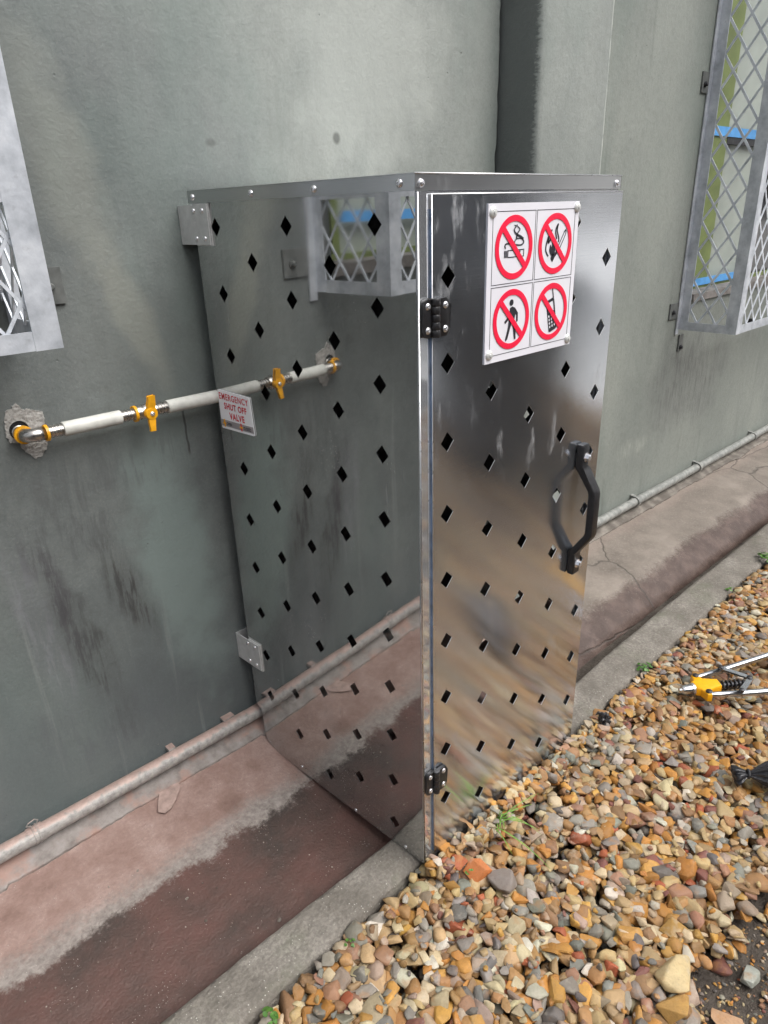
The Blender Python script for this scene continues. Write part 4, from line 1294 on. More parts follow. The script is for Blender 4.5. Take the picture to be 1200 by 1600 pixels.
text_mesh('EMERGENCY', 0.035, 0.955, 0.765, 0.935, M['text_red'], 'lettering', 0.0006, 0.014)
text_mesh('SHUT OFF', 0.165, 0.865, 0.53, 0.70, M['text_red'], 'lettering', 0.0006, 0.03)
text_mesh('VALVE', 0.30, 0.765, 0.285, 0.465, M['text_red'], 'lettering', 0.0006, 0.03)
text_mesh('OPEN', 0.175, 0.335, 0.10, 0.185, M['sign_black'], 'lettering', 0.0007, 0.03)
text_mesh('CLOSED', 0.705, 0.93, 0.10, 0.185, M['sign_black'], 'lettering', 0.0007, 0.03)
for u, m_ in ((0.115, 'yellow'), (0.635, 'text_red')):
    b = plate([rect(u - 0.018, u + 0.018, 0.05, 0.25)], ep, 0.0005, 0.0009)
    obj('valve_icon', b, M[m_], es)
    b = plate([rect(u - 0.05, u + 0.05, 0.125, 0.165)], ep, 0.0009, 0.0012)
    obj('valve_icon', b, M['yellow'], es)

# ------------------------------------------------------------------ gas pipe with shut-off valve
PY, PZ = -0.003, 1.0015
gp_ = empty('gas_pipe', (-0.46, PY, PZ))
tag(gp_, 'white gas pipe with orange butterfly shut-off valve running from the wall into the cabinet', 'pipe')
def lathe_x(name, x, prof, mat, seg=24, parent=gp_, autosm=35):
    bm = BM(); add_lathe(bm, (x, PY, PZ), (1, 0, 0), prof, seg)
    return obj(name, bm, M[mat], parent, autosm=autosm)
def sleeve(x, L, r=0.0133):
    pr = [(0, 0.008), (0, r)]
    n = 4
    for k in range(n):
        a = L * (k + 0.15) / n; b = L * (k + 0.85) / n
        pr += [(a, r * 1.0), (a + L * 0.05, r * 0.92), (b - L * 0.05, r * 0.92), (b, r)]
    pr += [(L, r), (L, 0.008)]
    return lathe_x('crimp_sleeve', x, pr, 'nickel')
def pipe_seg(x0, x1, r=0.0152):
    lathe_x('pipe', x0, [(0, 0.010), (0, r - 0.001), (0.001, r), (x1 - x0 - 0.001, r), (x1 - x0, r - 0.001), (x1 - x0, 0.010)], 'pipe_white')
def ring(x, r=0.0170, L=0.006):
    lathe_x('yellow_ring', x, [(0, r * 0.75), (0, r), (L, r), (L, r * 0.75)], 'yellow')
# elbow out of the wall
bm = BM()
pts = [(-0.462, WY - 0.004, PZ + 0.001), (-0.462, PY + 0.022, PZ + 0.0005)]
ex = []
for k in range(7):
    a = R(90 * k / 6)
    ex.append((-0.462 + 0.020 * (1 - math.cos(a)), PY + 0.020 * (1 - math.sin(a)), PZ))
add_tube(bm, pts + ex + [(-0.425, PY, PZ)], [0.0125, 0.0125] + [0.0140] * 7 + [0.0135], 20)
obj('elbow', bm, M['nickel'], gp_, smooth=True)
bm = BM(); add_lathe(bm, (-0.462, PY + 0.018, PZ), (0, 1, 0), [(0, 0.013), (0, 0.0185), (0.007, 0.0185), (0.007, 0.013)], 24); obj('yellow_ring', bm, M['yellow'], gp_, autosm=35)
bm = BM()
add_lathe(bm, (-0.462, PY + 0.026, PZ), (0, 1, 0), [(0, 0.008), (0, 0.0150), (0.012, 0.0150), (0.013, 0.0138), (0.018, 0.0138), (0.019, 0.0150), (0.030, 0.0150), (0.030, 0.008)], 24); obj('crimp_sleeve', bm, M['nickel'], gp_, autosm=35)
ring(-0.428)
sleeve(-0.421, 0.030)
pipe_seg(-0.392, -0.268)
sleeve(-0.268, 0.030)
ring(-0.239, 0.0180, 0.006)
# valve body
lathe_x('valve_body', -0.233, [(0, 0.010), (0, 0.0155), (0.010, 0.0165), (0.011, 0.0140), (0.016, 0.0165), (0.024, 0.0185), (0.034, 0.0165), (0.038, 0.0140), (0.044, 0.0150), (0.044, 0.010)], 'nickel', 18)
bm = BM(); add_lathe(bm, (-0.209, PY, PZ), (0, -1, 0), [(0, 0.0095), (0.022, 0.0095), (0.022, 0.0)], 16); obj('valve_stem', bm, M['nickel'], gp_, autosm=35)
# butterfly handle, turned across the pipe
hub = (-0.209, PY - 0.022, PZ)
bm = BM(); add_lathe(bm, hub, (0, -1, 0), [(-0.006, 0.0135), (0.004, 0.0150), (0.008, 0.0130), (0.009, 0.0)], 20)
vh = obj('butterfly_handle', bm, M['yellow'], gp_, autosm=40)
for sgn in (1, -1):
    wing = [(-0.0075, 0.006 * sgn), (-0.0080, 0.018 * sgn), (-0.0062, 0.032 * sgn), (-0.0068, 0.038 * sgn), (0.0060, 0.039 * sgn), (0.0066, 0.030 * sgn), (0.0085, 0.016 * sgn), (0.0080, 0.006 * sgn)]
    b = plate([wing], lambda u, v, w: Vector((hub[0] + u + v * 0.10, hub[1] - w - 0.16 * max(0, abs(v) - 0.012), hub[2] + v)), -0.003, 0.0065)
    bevel(b, 0.0015, 2, 40)
    obj('wing', b, M['yellow'], vh, autosm=40)
rivet_obj(vh, (hub[0], hub[1] - 0.0088, hub[2]), (0, -1, 0), 0.0055, 0.004, 'screw')
sleeve(-0.189, 0.030)
pipe_seg(-0.160, 0.05)

# ------------------------------------------------------------------ gravel
rs = np.random.RandomState(11)
PAL = [((0.430, 0.315, 0.175), 26), ((0.340, 0.200, 0.095), 21), ((0.420, 0.205, 0.065), 12), ((0.470, 0.270, 0.090), 8), ((0.480, 0.400, 0.270), 14), ((0.540, 0.500, 0.420), 7),
       ((0.255, 0.235, 0.205), 13), ((0.195, 0.200, 0.175), 7), ((0.290, 0.165, 0.110), 8), ((0.200, 0.085, 0.070), 2.5), ((0.350, 0.275, 0.215), 9), ((0.135, 0.125, 0.120), 4), ((0.360, 0.110, 0.060), 3), ((0.25, 0.155, 0.085), 8)]
pw = np.array([w for _, w in PAL], float); pw /= pw.sum()
def stone_shape(fine):
    """an angular stone: bevelled convex hull"""
    n = rs.randint(11, 17)
    p = rs.normal(size=(n, 3)); p /= np.linalg.norm(p, axis=1)[:, None]
    p = np.sign(p) * np.abs(p) ** rs.uniform(0.70, 1.0)
    p *= np.array([1.0, rs.uniform(0.62, 0.95), rs.uniform(0.32, 0.62)]) * rs.uniform(0.82, 1.0, (n, 1))
    b = BM()
    for q in p: b.verts.new(q)
    r = bmesh.ops.convex_hull(b, input=b.verts[:])
    bmesh.ops.delete(b, geom=list({g for g in r['geom_interior'] + r['geom_unused'] if isinstance(g, bmesh.types.BMVert)}), context='VERTS')
    bmesh.ops.dissolve_limit(b, angle_limit=R(14), verts=b.verts[:], edges=b.edges[:])
    if fine:
        bmesh.ops.bevel(b, geom=b.edges[:], offset=rs.uniform(0.09, 0.20) * (1.3 if fine > 1 else 1), segments=3 if fine > 1 else 1, affect='EDGES', profile=0.6, clamp_overlap=True)
    if fine > 1:
        for v in b.verts: v.co *= 1 + 0.02 * math.sin(v.co.x * 9 + 1) * math.sin(v.co.y * 8 + v.co.z * 7)
    bmesh.ops.triangulate(b, faces=b.faces[:])
    b.verts.ensure_lookup_table(); b.verts.index_update()
    v = np.array([x.co[:] for x in b.verts]); f = np.array([[q.index for q in x.verts] for x in b.faces])
    b.free()
    v -= (v.max(0) + v.min(0)) / 2
    return v / np.abs(v).max(), f
SH = {0: [stone_shape(0) for _ in range(20)], 2: [stone_shape(1) for _ in range(90)], 3: [stone_shape(2) for _ in range(24)]}
class Heap:
    def __init__(s):
        s.V, s.F, s.C, s.S, s.n = [], [], [], [], 0
    def add(s, v, f, c, sd):
        s.V.append(v); s.F.append(f + s.n); s.n += len(v)
        s.C.append(np.repeat([c], len(v), 0)); s.S.append(np.repeat([sd], len(v), 0))
    def build(s, name):
        v = np.concatenate(s.V); f = np.concatenate(s.F)
        me = bpy.data.meshes.new(name)
        me.vertices.add(len(v)); me.vertices.foreach_set('co', v.astype(np.float32).ravel())
        me.loops.add(f.size); me.loops.foreach_set('vertex_index', f.astype(np.int32).ravel())
        me.polygons.add(len(f)); me.polygons.foreach_set('loop_start', np.arange(0, f.size, 3, dtype=np.int32))
        me.update(calc_edges=True)
        me.polygons.foreach_set('use_smooth', np.ones(len(f), bool))
        a = me.attributes.new('stone', 'FLOAT_COLOR', 'POINT')
        c = np.concatenate(s.C); a.data.foreach_set('color', np.hstack([c, np.ones((len(c), 1))]).astype(np.float32).ravel())
        a = me.attributes.new('seed', 'FLOAT_VECTOR', 'POINT')
        a.data.foreach_set('vector', np.concatenate(s.S).astype(np.float32).ravel())
        me.materials.append(M['stone'])
        me.validate()
        me.set_sharp_from_angle(angle=R(42))
        return link(bpy.data.objects.new(name, me))
def rotmat(yaw, t1, t2):
    cy, sy_ = math.cos(yaw), math.sin(yaw)
    A = np.array([[cy, -sy_, 0], [sy_, cy, 0], [0, 0, 1]])
    c, s_ = math.cos(t1), math.sin(t1)
    B = np.array([[1, 0, 0], [0, c, -s_], [0, s_, c]])
    c, s_ = math.cos(t2), math.sin(t2)
    D = np.array([[c, 0, s_], [0, 1, 0], [-s_, 0, c]])
    return A @ B @ D
def stone_col():
    c = np.array(PAL[rs.choice(len(PAL), p=pw)][0])
    g_ = c.mean(); c = g_ + (c - g_) * 1.12
    return np.clip(c * rs.uniform(0.66, 1.14) * rs.uniform(0.95, 1.05, 3), 0.02, 0.8)
GX0, GX1, GY0, GY1, CELL = -0.95, 3.3, -1.95, -0.55, 0.005
NXc, NYc = int((GX1 - GX0) / CELL), int((GY1 - GY0) / CELL)
HM = np.full((NXc, NYc), -0.112)
jj = (np.arange(NYc) + 0.5) * CELL + GY0
ii = (np.arange(NXc) + 0.5) * CELL + GX0
for i in range(NXc):
    HM[i, jj > kerb_outer(ii[i])] = -0.040
def bare(x, y):
    """0 where the gravel lies thick, 1 on the bare soil near the lower right corner"""
    # edge of the bare patch runs through about (0.12,-1.24), (0.30,-1.17), (0.54,-1.20)
    d = (-1.165 - 0.16 * (x - 0.3) + 0.16 * max(0, 0.22 - x) * -3.0 + 0.02 * math.sin(x * 31)) - y
    if x > 0.62: d -= (x - 0.62) * 1.2
    return min(1.0, max(0.0, d / 0.07))
heap = Heap()
def drop(x, y, size, sub=2, tilt=0.35, sink=0.25, col=None, maxz=-0.028, shape=None, target=None):
    k = rs.randint(len(SH[sub])) if shape is None else shape
    v0_, f0_ = SH[sub][k]
    v = v0_ * (size / 2)
    Rm_ = rotmat(rs.uniform(0, 6.28), rs.normal() * tilt, rs.normal() * tilt)
    v = v @ Rm_.T
    lo, hi = v[:, :2].min(0), v[:, :2].max(0)
    i0 = int((x + lo[0] * 0.7 - GX0) / CELL); i1 = int((x + hi[0] * 0.7 - GX0) / CELL) + 1
    j0 = int((y + lo[1] * 0.7 - GY0) / CELL); j1 = int((y + hi[1] * 0.7 - GY0) / CELL) + 1
    if i0 < 0 or j0 < 0 or i1 >= NXc or j1 >= NYc: return False
    sub_h = HM[i0:i1, j0:j1]
    if (sub_h > -0.0402).mean() > 0.12 and y > -0.66 : return False
    base = np.percentile(sub_h, 72)
    h = v[:, 2].max() - v[:, 2].min()
    z = base - v[:, 2].min() - sink * h * 0.5
    if z + v[:, 2].max() > maxz: 
        z = maxz - v[:, 2].max() - rs.uniform(0, 0.006)
        if z + v[:, 2].max() < base + 0.002: return False
    a = ((ii[i0:i1, None] - x) / max(1e-4, (hi[0] - lo[0]) / 2)) ** 2 + ((jj[None, j0:j1] - y) / max(1e-4, (hi[1] - lo[1]) / 2)) ** 2
    top = z + v[:, 2].max() - 0.45 * h * a
    HM[i0:i1, j0:j1] = np.where(a < 1.0, np.maximum(sub_h, top), sub_h)
    (target or heap).add(v + np.array([x, y, z]), f0_, stone_col() if col is None else np.array(col), rs.uniform(-20, 20, 3))
    return True
def stone_size():
    return float(np.clip(rs.lognormal(math.log(0.0350), 0.27), 0.018, 0.068))
# distance-graded filling: several passes
for layer, (count, mz_) in enumerate(((6500, -0.062), (8500, -0.050), (6000, -0.040))):
    for _ in range(count):
        x = rs.uniform(-0.70, 2.7); y = rs.uniform(-1.62, -0.60)
        b = bare(x, y)
        if b > 0 and rs.rand() < b * (0.985 if layer else 0.95) + 0.1: continue
        slope = 0.012 * max(0.0, min(1.0, (-0.66 - y) / 0.5))
        drop(x, y, stone_size() * (1.0 if layer else 0.9), 2, 0.22 if layer else 0.4, 0.25, None, mz_ - slope)
# small stuff in the gaps and on the soil
for _ in range(700):
    x = rs.uniform(-0.6, 2.6); y = rs.uniform(-1.5, -0.62)
    b = bare(x, y)
    if b > 0.3 and rs.rand() < 0.80: continue
    drop(x, y, rs.uniform(0.009, 0.020), 2, 0.5, 0.3, None, -0.034 if b < 0.3 else -0.09)
for _ in range(1500):
    x = rs.uniform(0.0, 0.75); y = rs.uniform(-1.42, -1.12)
    if bare(x, y) < 0.2: continue
    drop(x, y, rs.uniform(0.003, 0.011) if rs.rand() < 0.96 else rs.uniform(0.018, 0.034), 2, 0.4, 0.5, None, -0.085)
# stones banked against the door and the kerb foot
for _ in range(700):
    x = rs.uniform(0.0, 0.75); y = rs.uniform(-0.705, -0.662)
    drop(x, y, stone_size() * 0.8, 2, 0.5, 0.2, None, 0.002 - 0.02 * rs.rand())
for _ in range(260):
    x = rs.uniform(-0.62, 2.4); y = kerb_outer(x) - rs.uniform(0.012, 0.05)
    if 0.0 < x < 0.66: continue
    drop(x, y, stone_size() * 0.85, 2, 0.5, 0.2, None, -0.030 - 0.012 * rs.rand())
# the yard further out, seen only in the door
for _ in range(3800):
    x = rs.uniform(-1.0, 4.0); y = rs.uniform(-3.6, -1.6)
    v0_, f0_ = SH[0][rs.randint(20)]
    v = v0_ * rs.uniform(0.02, 0.034) @ rotmat(rs.uniform(0, 6.3), rs.normal() * .4, rs.normal() * .4).T
    heap.add(v + np.array([x, y, -0.075 + rs.uniform(-0.012, 0.012)]), f0_, stone_col(), rs.uniform(-20, 20, 3))
gravel = heap.build('gravel')
tag(gravel, 'loose tan, orange and grey gravel in front of the cabinet and kerb', kind='stuff')

grit = Heap()
for _ in range(170):
    x = rs.uniform(-0.95, 0.25); y = -0.27 - abs(rs.normal()) * 0.12 if rs.rand() < 0.75 else rs.uniform(-0.5, -0.05)
    if y < -0.50: continue
    z = float(np.interp(-y, [-a for a, b in prof], [b for a, b in prof]))
    v0_, f0_ = SH[0][rs.randint(20)]
    sz_ = rs.uniform(0.0008, 0.0022) * (2.4 if rs.rand() < 0.04 else 1)
    grit.add(v0_ * sz_ @ rotmat(rs.uniform(0, 6), 0, 0).T + np.array([x, y, z + sz_ * 0.2 + 0.0015]), f0_, np.array([0.36, 0.32, 0.28]) * rs.uniform(0.2, 1.0), rs.uniform(-20, 20, 3))
tag(grit.build('grit'), 'fine grit and chips scattered on the red channel floor', kind='stuff')

# single stones one can pick out on the bare soil
def single(name, x, y, size, col, label, tilt=0.12):
    h = Heap()
    gz = rs.randint(len(SH[3]))
    v0_, f0_ = SH[3][gz]
    v = v0_ * (size / 2) @ rotmat(rs.uniform(0, 6.28), rs.normal() * tilt, rs.normal() * tilt).T
    i = int((x - GX0) / CELL); j = int((y - GY0) / CELL)
    base = np.percentile(HM[i - 4:i + 5, j - 4:j + 5], 60)
    h.add(v + np.array([x, y, base - v[:, 2].min() - 0.004]), f0_, np.array(col), rs.uniform(-20, 20, 3))
    o = h.build(name)
    o.data.name = name
    tag(o, label, 'stone', 'single stones at the bare soil')
single('stone', 0.190, -1.178, 0.085, (0.56, 0.44, 0.24), 'large cream and yellow stone at the edge of the bare soil')
single('stone', 0.135, -1.205, 0.070, (0.50, 0.29, 0.09), 'angular orange-yellow stone just below the large cream one')
single('stone', 0.335, -1.275, 0.056, (0.33, 0.35, 0.31), 'flat grey-green stone lying on the bare soil')
single('stone', 0.205, -1.285, 0.070, (0.47, 0.29, 0.17), 'long tan-orange stone on the bare soil at the bottom edge')
single('stone', 0.085, -0.742, 0.066, (0.50, 0.17, 0.055), 'rough bright orange stone in the gravel below the cabinet corner')
single('stone', 0.105, -0.800, 0.068, (0.22, 0.19, 0.17), 'large dull grey-brown stone in the gravel beneath the orange stone')

# ------------------------------------------------------------------ hand riveter lying on the gravel
tool = empty('hand_riveter', (1.12, -0.80, -0.04))
tag(tool, 'yellow-headed lever hand riveter with steel arms lying on the gravel', 'tool')
TZ = -0.012
A0 = Vector((1.020, -0.776, TZ - 0.004)); ax = Vector((0.80, -0.60, 0.02)).normalized()
side_ = Vector((0.60, 0.80, 0)).normalized()
up_ = ax.cross(side_).normalized()
if up_.z < 0: up_ = -up_
TK = 1.12
def tp(a, s, u=0.0): return A0 + (ax * a + side_ * s + up_ * u) * TK
def tl_(name, o, d, prof, mat, seg=18, parent=tool):
    bm = BM(); add_lathe(bm, o, d, [(a * TK, b * TK) for a, b in prof], seg); return obj(name, bm, M[mat], parent, autosm=35)
tl_('nose', tp(0, 0), ax, [(0, 0), (0, 0.006), (0.006, 0.007), (0.008, 0.011), (0.016, 0.0135), (0.034, 0.0145), (0.035, 0.012), (0.044, 0.012), (0.044, 0)], 'chrome')
tl_('collar', tp(0.036, 0), ax, [(0, 0), (0, 0.0165), (0.006, 0.0165), (0.006, 0)], 'rivet')
b = plate([[(0.042, -0.016), (0.052, -0.020), (0.058, -0.046), (0.070, -0.048), (0.080, -0.024), (0.116, -0.015), (0.118, 0.015), (0.080, 0.024), (0.070, 0.048), (0.056, 0.044), (0.050, 0.020), (0.042, 0.016)]], lambda u, v, w: tp(u, v, w), -0.013, 0.015)
bevel(b, 0.006, 3, 40)
body = obj('body', b, M['tool_yellow'], tool, autosm=40)
for s in (0.036, -0.036):
    tl_('pivot', tp(0.066, s, 0.012), up_, [(0, 0), (0, 0.0085), (0.006, 0.0085), (0.008, 0.005), (0.008, 0)], 'dark_metal', 14)
bm = BM()
add_tube(bm, [tp(0.116 + 0.07 * k / 90, 0.012 * math.sin(k * 2 * math.pi / 15), 0.012 * math.cos(k * 2 * math.pi / 15)) for k in range(91)], 0.0028, 8)
obj('spring', bm, M['dark_metal'], tool, smooth=True)
tl_('ram', tp(0.11, 0), ax, [(0, 0), (0, 0.008), (0.10, 0.008), (0.10, 0)], 'dark_metal', 14)
for s in (1, -1):
    # arm: forged fork, then a round tube ending in a grip
    p0 = tp(0.066, 0.038 * s, 0.006); p1 = tp(0.150, 0.052 * s, 0.010); p2 = tp(0.340, (0.095 if s > 0 else 0.070) * s, 0.016); p3 = tp(0.48, (0.126 if s > 0 else 0.09) * s, 0.02)
    bm = BM()
    add_tube(bm, [p0 - (p1 - p0) * 0.1, p0, p1], [0.006, 0.0085, 0.0105], 10)
    arm = obj('arm', bm, M['chrome'], tool, smooth=True)
    bm = BM(); add_tube(bm, [p1, p2], 0.0105, 18); obj('tube', bm, M['chrome'], arm, autosm=40)
    bm = BM(); add_tube(bm, [p2 - (p3 - p2) * 0.02, p2, p3], [0.0135, 0.0150, 0.0150], 18); obj('grip', bm, M['tool_yellow'], arm, autosm=40)
    q = tp(0.205, 0.004 * s, 0.014); pa = p1 + up_ * 0.008
    d = (q - pa).normalized(); nn = up_.cross(d).normalized()
    bm = BM()
    vs = [bm.verts.new(P + nn * k + up_ * h) for h in (-0.002, 0.004) for (P, k) in ((pa, 0.008), (pa, -0.008), (q, -0.008), (q, 0.008))]
    for f in ((0, 1, 2, 3), (7, 6, 5, 4), (0, 4, 5, 1), (1, 5, 6, 2), (2, 6, 7, 3), (3, 7, 4, 0)): bm.faces.new([vs[i] for i in f])
    obj('link', bm, M['chrome'], tool)
    tl_('pivot', pa, up_, [(-0.004, 0), (-0.004, 0.007), (0.007, 0.007), (0.009, 0.004), (0.009, 0)], 'dark_metal', 14)
tl_('pivot', tp(0.205, 0, 0.012), up_, [(0, 0), (0, 0.008), (0.008, 0.008), (0.010, 0.005), (0.010, 0)], 'dark_metal', 14)

# ------------------------------------------------------------------ black plastic bag, its gathered neck towards the cabinet
bag = empty('plastic_bag', (0.93, -1.10, -0.05))
tag(bag, 'crumpled black plastic bag with a knotted neck at the right edge on the gravel', 'bag')
def gathered(o, axis, upv, stations, folds, seed, name, mat, parent, seg=72, squash=0.75):
    o, ax_, upv = Vector(o), Vector(axis).normalized(), Vector(upv).normalized()
    sd = ax_.cross(upv).normalized(); upv = sd.cross(ax_).normalized()
    r2 = random.Random(seed)
    ph = [r2.uniform(0, 6.28) for _ in range(6)]
    bm = BM(); prev = None
    rings = []
    for (t, r, amp, dz) in stations:
        ring_ = []
        for k in range(seg):
            a = 2 * math.pi * k / seg
            rr_ = r * (1 + amp * (math.sin(folds * a + ph[0] + 1.5 * t) * 0.6 + math.sin((folds * 1.7 // 1) * a + ph[1] + 9 * t) * 0.4 + 0.5 * math.sin(3 * a + ph[2] + 14 * t)))
            ring_.append(bm.verts.new(o + ax_ * (t + 0.25 * amp * r * math.sin(5 * a + ph[3])) + sd * (rr_ * math.cos(a)) + upv * (rr_ * math.sin(a) * squash + dz)))
        rings.append(ring_)
    for a, b in zip(rings, rings[1:]):
        for k in range(seg): bm.faces.new((a[k], a[(k + 1) % seg], b[(k + 1) % seg], b[k]))
    bm.faces.new(rings[-1]); bm.faces.new(rings[0][::-1])
    return obj(name, bm, mat, parent, smooth=True)
bo = (0.808, -1.068, -0.012)
bax = (0.60, -0.78, -0.02)
st = [(0.0, 0.007, 0.2, 0), (0.012, 0.010, 0.35, 0), (0.026, 0.020, 0.30, 0.003), (0.045, 0.032, 0.22, 0.006), (0.07, 0.044, 0.17, 0.010), (0.11, 0.056, 0.13, 0.014), (0.16, 0.068, 0.11, 0.018), (0.22, 0.075, 0.10, 0.020), (0.29, 0.070, 0.12, 0.016), (0.34, 0.045, 0.16, 0.008), (0.36, 0.015, 0.2, 0.002)]
gathered(bo, bax, (0, 0, 1), st, 9, 4, 'bag_body', M['bag'], bag)
gathered(bo, (-0.60, 0.78, -0.30), (0, 0, 1), [(0.0, 0.008, 0.2, 0), (0.008, 0.012, 0.4, 0), (0.020, 0.021, 0.45, 0), (0.032, 0.025, 0.5, -0.002), (0.038, 0.012, 0.5, -0.004)], 7, 9, 'bag_tail', M['bag'], bag)
bm = BM(); add_tube(bm, [Vector(bo) + Vector((0.010 * math.cos(a) * 0.78, 0.010 * math.cos(a) * 0.6, 0.010 * math.sin(a))) for a in np.linspace(0, 6.283, 17)], 0.004, 8, False); obj('knot', bm, M['bag'], bag, smooth=True)

# crumpled scrap of black plastic near the kerb
bm = BM()
bmesh.ops.create_icosphere(bm, subdivisions=3, radius=0.017)
r2 = random.Random(3)
for v in bm.verts:
    a = v.co.normalized()
    k = 1 + 0.35 * math.sin(a.x * 7 + 1) * math.sin(a.y * 6 + a.z * 5) + r2.uniform(-0.13, 0.13)
    v.co = Vector((a.x * 0.019 * k, a.y * 0.017 * k, a.z * 0.022 * k)) + Vector((0.722, -0.690, -0.008))
tag(obj('plastic_scrap', bm, M['bag']), 'small crumpled black plastic scrap on the gravel by the cabinet door', 'scrap')

# ------------------------------------------------------------------ grass and weeds
def blade(bm, base, d, L, w, droop, twist=0.0):
    base = Vector(base); d = Vector(d).normalized()
    sdv = d.cross(Vector((0, 0, 1))).normalized()
    n = 7
    prev = None
    for i in range(n + 1):
        t_ = i / n
        p = base + d * (L * t_) + Vector((0, 0, -droop * L * t_ * t_))
        ww = w * (1 - t_ ** 1.6) * (0.6 + 0.8 * t_ if t_ < 0.5 else 1.0) + 0.0003
        row = (bm.verts.new(p + sdv * ww + Vector((0, 0, 0.0006))), bm.verts.new(p + Vector((0, 0, -0.0004))), bm.verts.new(p - sdv * ww + Vector((0, 0, 0.0006))))
        if prev:
            bm.faces.new((prev[0], row[0], row[1], prev[1])); bm.faces.new((prev[1], row[1], row[2], prev[2]))
        prev = row
g = empty('grass_tuft', (0.225, -0.675, -0.045))
tag(g, 'straggling green grass tuft growing out at the foot of the cabinet door', 'grass')
r2 = random.Random(8)
dirs = [(0.9, -0.35, 0.28, 0.17), (0.75, -0.2, 0.35, 0.13), (-0.2, -0.8, 0.35, 0.16), (0.1, -1, 0.25, 0.19), (0.35, -0.9, 0.3, 0.14), (-0.7, -0.3, 0.5, 0.07), (-0.4, -0.2, 0.8, 0.06), (0.2, -0.3, 0.9, 0.06), (0.5, -0.5, 0.6, 0.09), (0.0, -0.5, 0.8, 0.07), (-0.5, -0.6, 0.6, 0.08), (0.7, -0.7, 0.4, 0.12), (0.95, -0.1, 0.4, 0.10), (-0.1, -0.9, 0.5, 0.10)]
for (dx, dy, dz, L) in dirs + dirs[5:11]:
    bm = BM()
    blade(bm, (0.225 + r2.uniform(-0.03, 0.025), -0.690 + r2.uniform(-0.010, 0.006), -0.022), (dx + r2.uniform(-.25, .25), dy + r2.uniform(-.2, .2), dz + r2.uniform(-.1, .25)), L * r2.uniform(0.6, 1.1), r2.uniform(0.0012, 0.0028), r2.uniform(0.15, 0.45))
    obj('blade', bm, M['grass'], g, smooth=True)
def weed(x, y, z, n, size, label):
    w = empty('weed', (x, y, z))
    tag(w, label, 'weed', 'small weeds in the gravel')
    for i in range(n):
        a = r2.uniform(0, 6.28); el = r2.uniform(0.3, 1.2)
        d = Vector((math.cos(a) * math.cos(el), math.sin(a) * math.cos(el), math.sin(el)))
        c = Vector((x, y, z)) + d * size * r2.uniform(0.5, 1.0)
        u, v, _ = frame_for((Vector((0, 0, 1)) * 0.8 + d * 0.6 + Vector((r2.uniform(-.4, .4), r2.uniform(-.4, .4), 0))))
        bm = BM()
        rad = size * r2.uniform(0.14, 0.26)
        ct = bm.verts.new(c - u.cross(v) * rad * 0.15)
        ring_ = [bm.verts.new(c + u * math.cos(k * math.pi / 5) * rad * 1.3 + v * math.sin(k * math.pi / 5) * rad) for k in range(10)]
        for k in range(10): bm.faces.new((ct, ring_[k], ring_[(k + 1) % 10]))
        lf = obj('leaf', bm, M['weed'], w, smooth=True)
weed(-0.452, -0.668, -0.050, 16, 0.022, 'small leafy weed at the kerb edge at the bottom of the picture')
weed(-0.245, -0.664, -0.048, 7, 0.014, 'tiny weed sprouting between kerb and gravel near the bottom')
weed(1.085, -0.622, -0.048, 18, 0.030, 'little weed at the kerb edge beyond the cabinet near the black scrap')
weed(2.16, -0.612, -0.045, 26, 0.042, 'leafy weed at the kerb edge at the far right')
weed(1.80, -0.612, -0.045, 9, 0.022, 'tiny sprout at the far kerb edge below the leafy weed')
weed(0.06, -0.735, -0.030, 5, 0.012, 'tiny green sprout in the gravel below the cabinet corner')

# ------------------------------------------------------------------ unseen yard objects, added only to shape the door's reflection
ob_ = empty('added_dark_building', (2, -8.5, -0.11))  # invented facade, darkens the upper part of the door's reflection
tag(ob_, 'dark building added out of view to make the dark blur mirrored in the cabinet door', 'building')
t = NT('dark_brick')
br = t.n('ShaderNodeTexBrick')
t.put(br.inputs['Vector'], t.mapp((1, 1, 1), rot=(math.pi / 2, 0, 0)))
br.inputs['Scale'].default_value = 4.0
br.inputs['Color1'].default_value = (0.042, 0.044, 0.050, 1)
br.inputs['Color2'].default_value = (0.030, 0.032, 0.038, 1)
br.inputs['Mortar'].default_value = (0.06, 0.06, 0.065, 1)
dark_brick = t.out(br.outputs['Color'], 0.8)
bm = plate([rect(-9, 11.9, -0.15, 5.2), rect(-3.0, -1.6, 1.0, 2.4), rect(1.0, 2.4, 1.0, 2.4), rect(4.6, 5.8, -0.1, 2.2)], lambda u, v, w: Vector((u, -8.5 - w, v)), 0, 0.3)
obj('wall', bm, dark_brick, ob_)
bm = BM(); add_box(bm, (-9.3, -13.5, 5.2), (12.2, -8.0, 5.35)); obj('roof', bm, M['dark_metal'], ob_)
for a, b_, c, d in ((-3.0, -1.6, 1.0, 2.4), (1.0, 2.4, 1.0, 2.4)):
    bm = BM(); add_box(bm, (a, -8.62, c), (b_, -8.60, d)); obj('window', bm, M['dark_metal'], ob_)
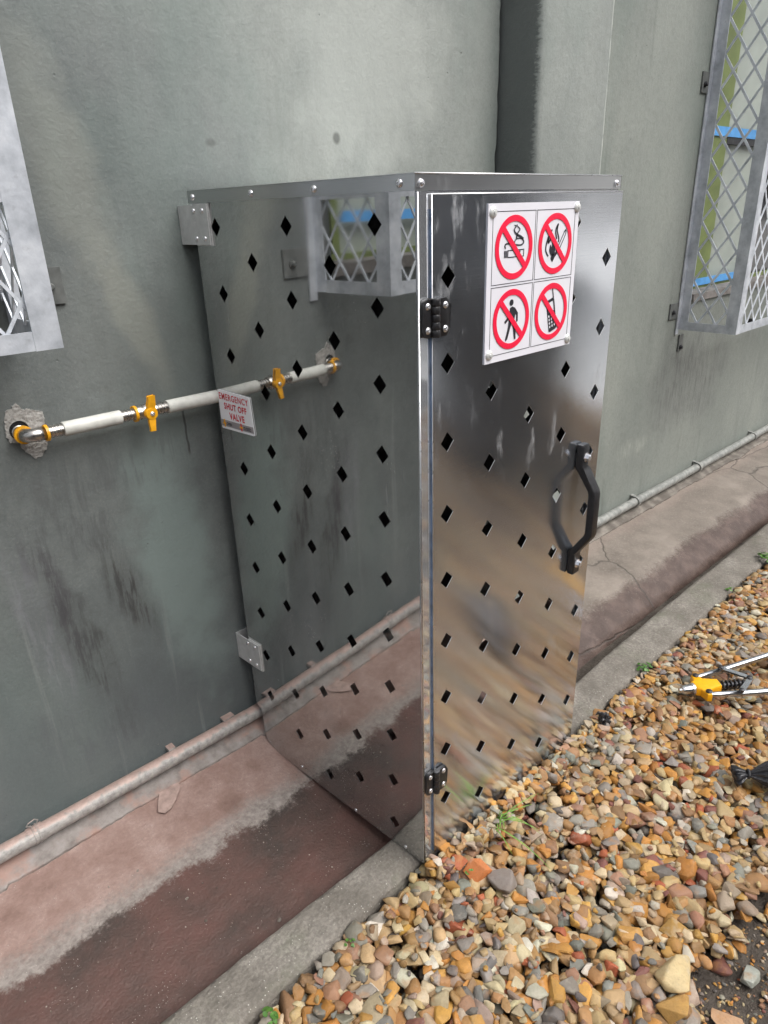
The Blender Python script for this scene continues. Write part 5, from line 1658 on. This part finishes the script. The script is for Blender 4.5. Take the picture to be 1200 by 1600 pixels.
bm = BM(); add_box(bm, (4.6, -8.66, -0.1), (5.8, -8.60, 2.2)); obj('door', bm, M['dark_metal'], ob_)
bm = BM(); add_box(bm, (11.7, -13.5, -0.15), (11.9, -8.8, 5.2)); obj('wall', bm, dark_brick, ob_)

wb = empty('added_dark_bin', (2.40, -2.34, -0.08))  # unseen dark mass, made up to darken the middle of the door's reflection
tag(wb, 'dark bin shape added out of view to darken the blur mirrored in the cabinet door', 'bin')
bx_, by_ = 2.40, -2.34
bm = BM()
lo = add_box(bm, (bx_ - 0.24, by_ - 0.26, -0.06), (bx_ + 0.24, by_ + 0.26, 0.98))
for v in bm.verts:
    if v.co.z > 0.5: v.co.x = bx_ + (v.co.x - bx_) * 1.2; v.co.y = by_ + (v.co.y - by_) * 1.15
bevel(bm, 0.03, 2)
obj('body', bm, M['black'], wb, autosm=40)
bm = BM(); add_box(bm, (bx_ - 0.31, by_ - 0.33, 0.985), (bx_ + 0.31, by_ + 0.33, 1.05)); bevel(bm, 0.025, 2); obj('lid', bm, M['black'], wb, autosm=40)
for q in (-1, 1):
    bm = BM(); add_lathe(bm, (bx_ + 0.22, by_ + 0.27 * q, 0.02), (0, q, 0), [(0, 0), (0, 0.1), (0.04, 0.1), (0.04, 0)], 20); obj('wheel', bm, M['black'], wb, autosm=40)
bm = BM(); add_tube(bm, [(bx_ + 0.33, by_ - 0.24, 0.97), (bx_ + 0.36, by_ - 0.24, 0.99), (bx_ + 0.36, by_ + 0.24, 0.99), (bx_ + 0.33, by_ + 0.24, 0.97)], 0.016, 10); obj('handle', bm, M['black'], wb, smooth=True)

bm = BM()  # unseen pale sheet added to brighten the door's upper right reflection
px_ = [4.0, 8, 14, 25, 60]; py_ = [-45, -20, -10, -5, -2.2]
V = [[bm.verts.new((x, y, -0.104)) for x in px_] for y in py_]
for j in range(4):
    for i in range(4): bm.faces.new((V[j][i], V[j][i + 1], V[j + 1][i + 1], V[j + 1][i]))
tag(obj('added_pale_ground', bm, simple('pale_reflecting_ground', (0.50, 0.49, 0.47), 0.8, 0.0, 0.08, 3)), kind='structure')
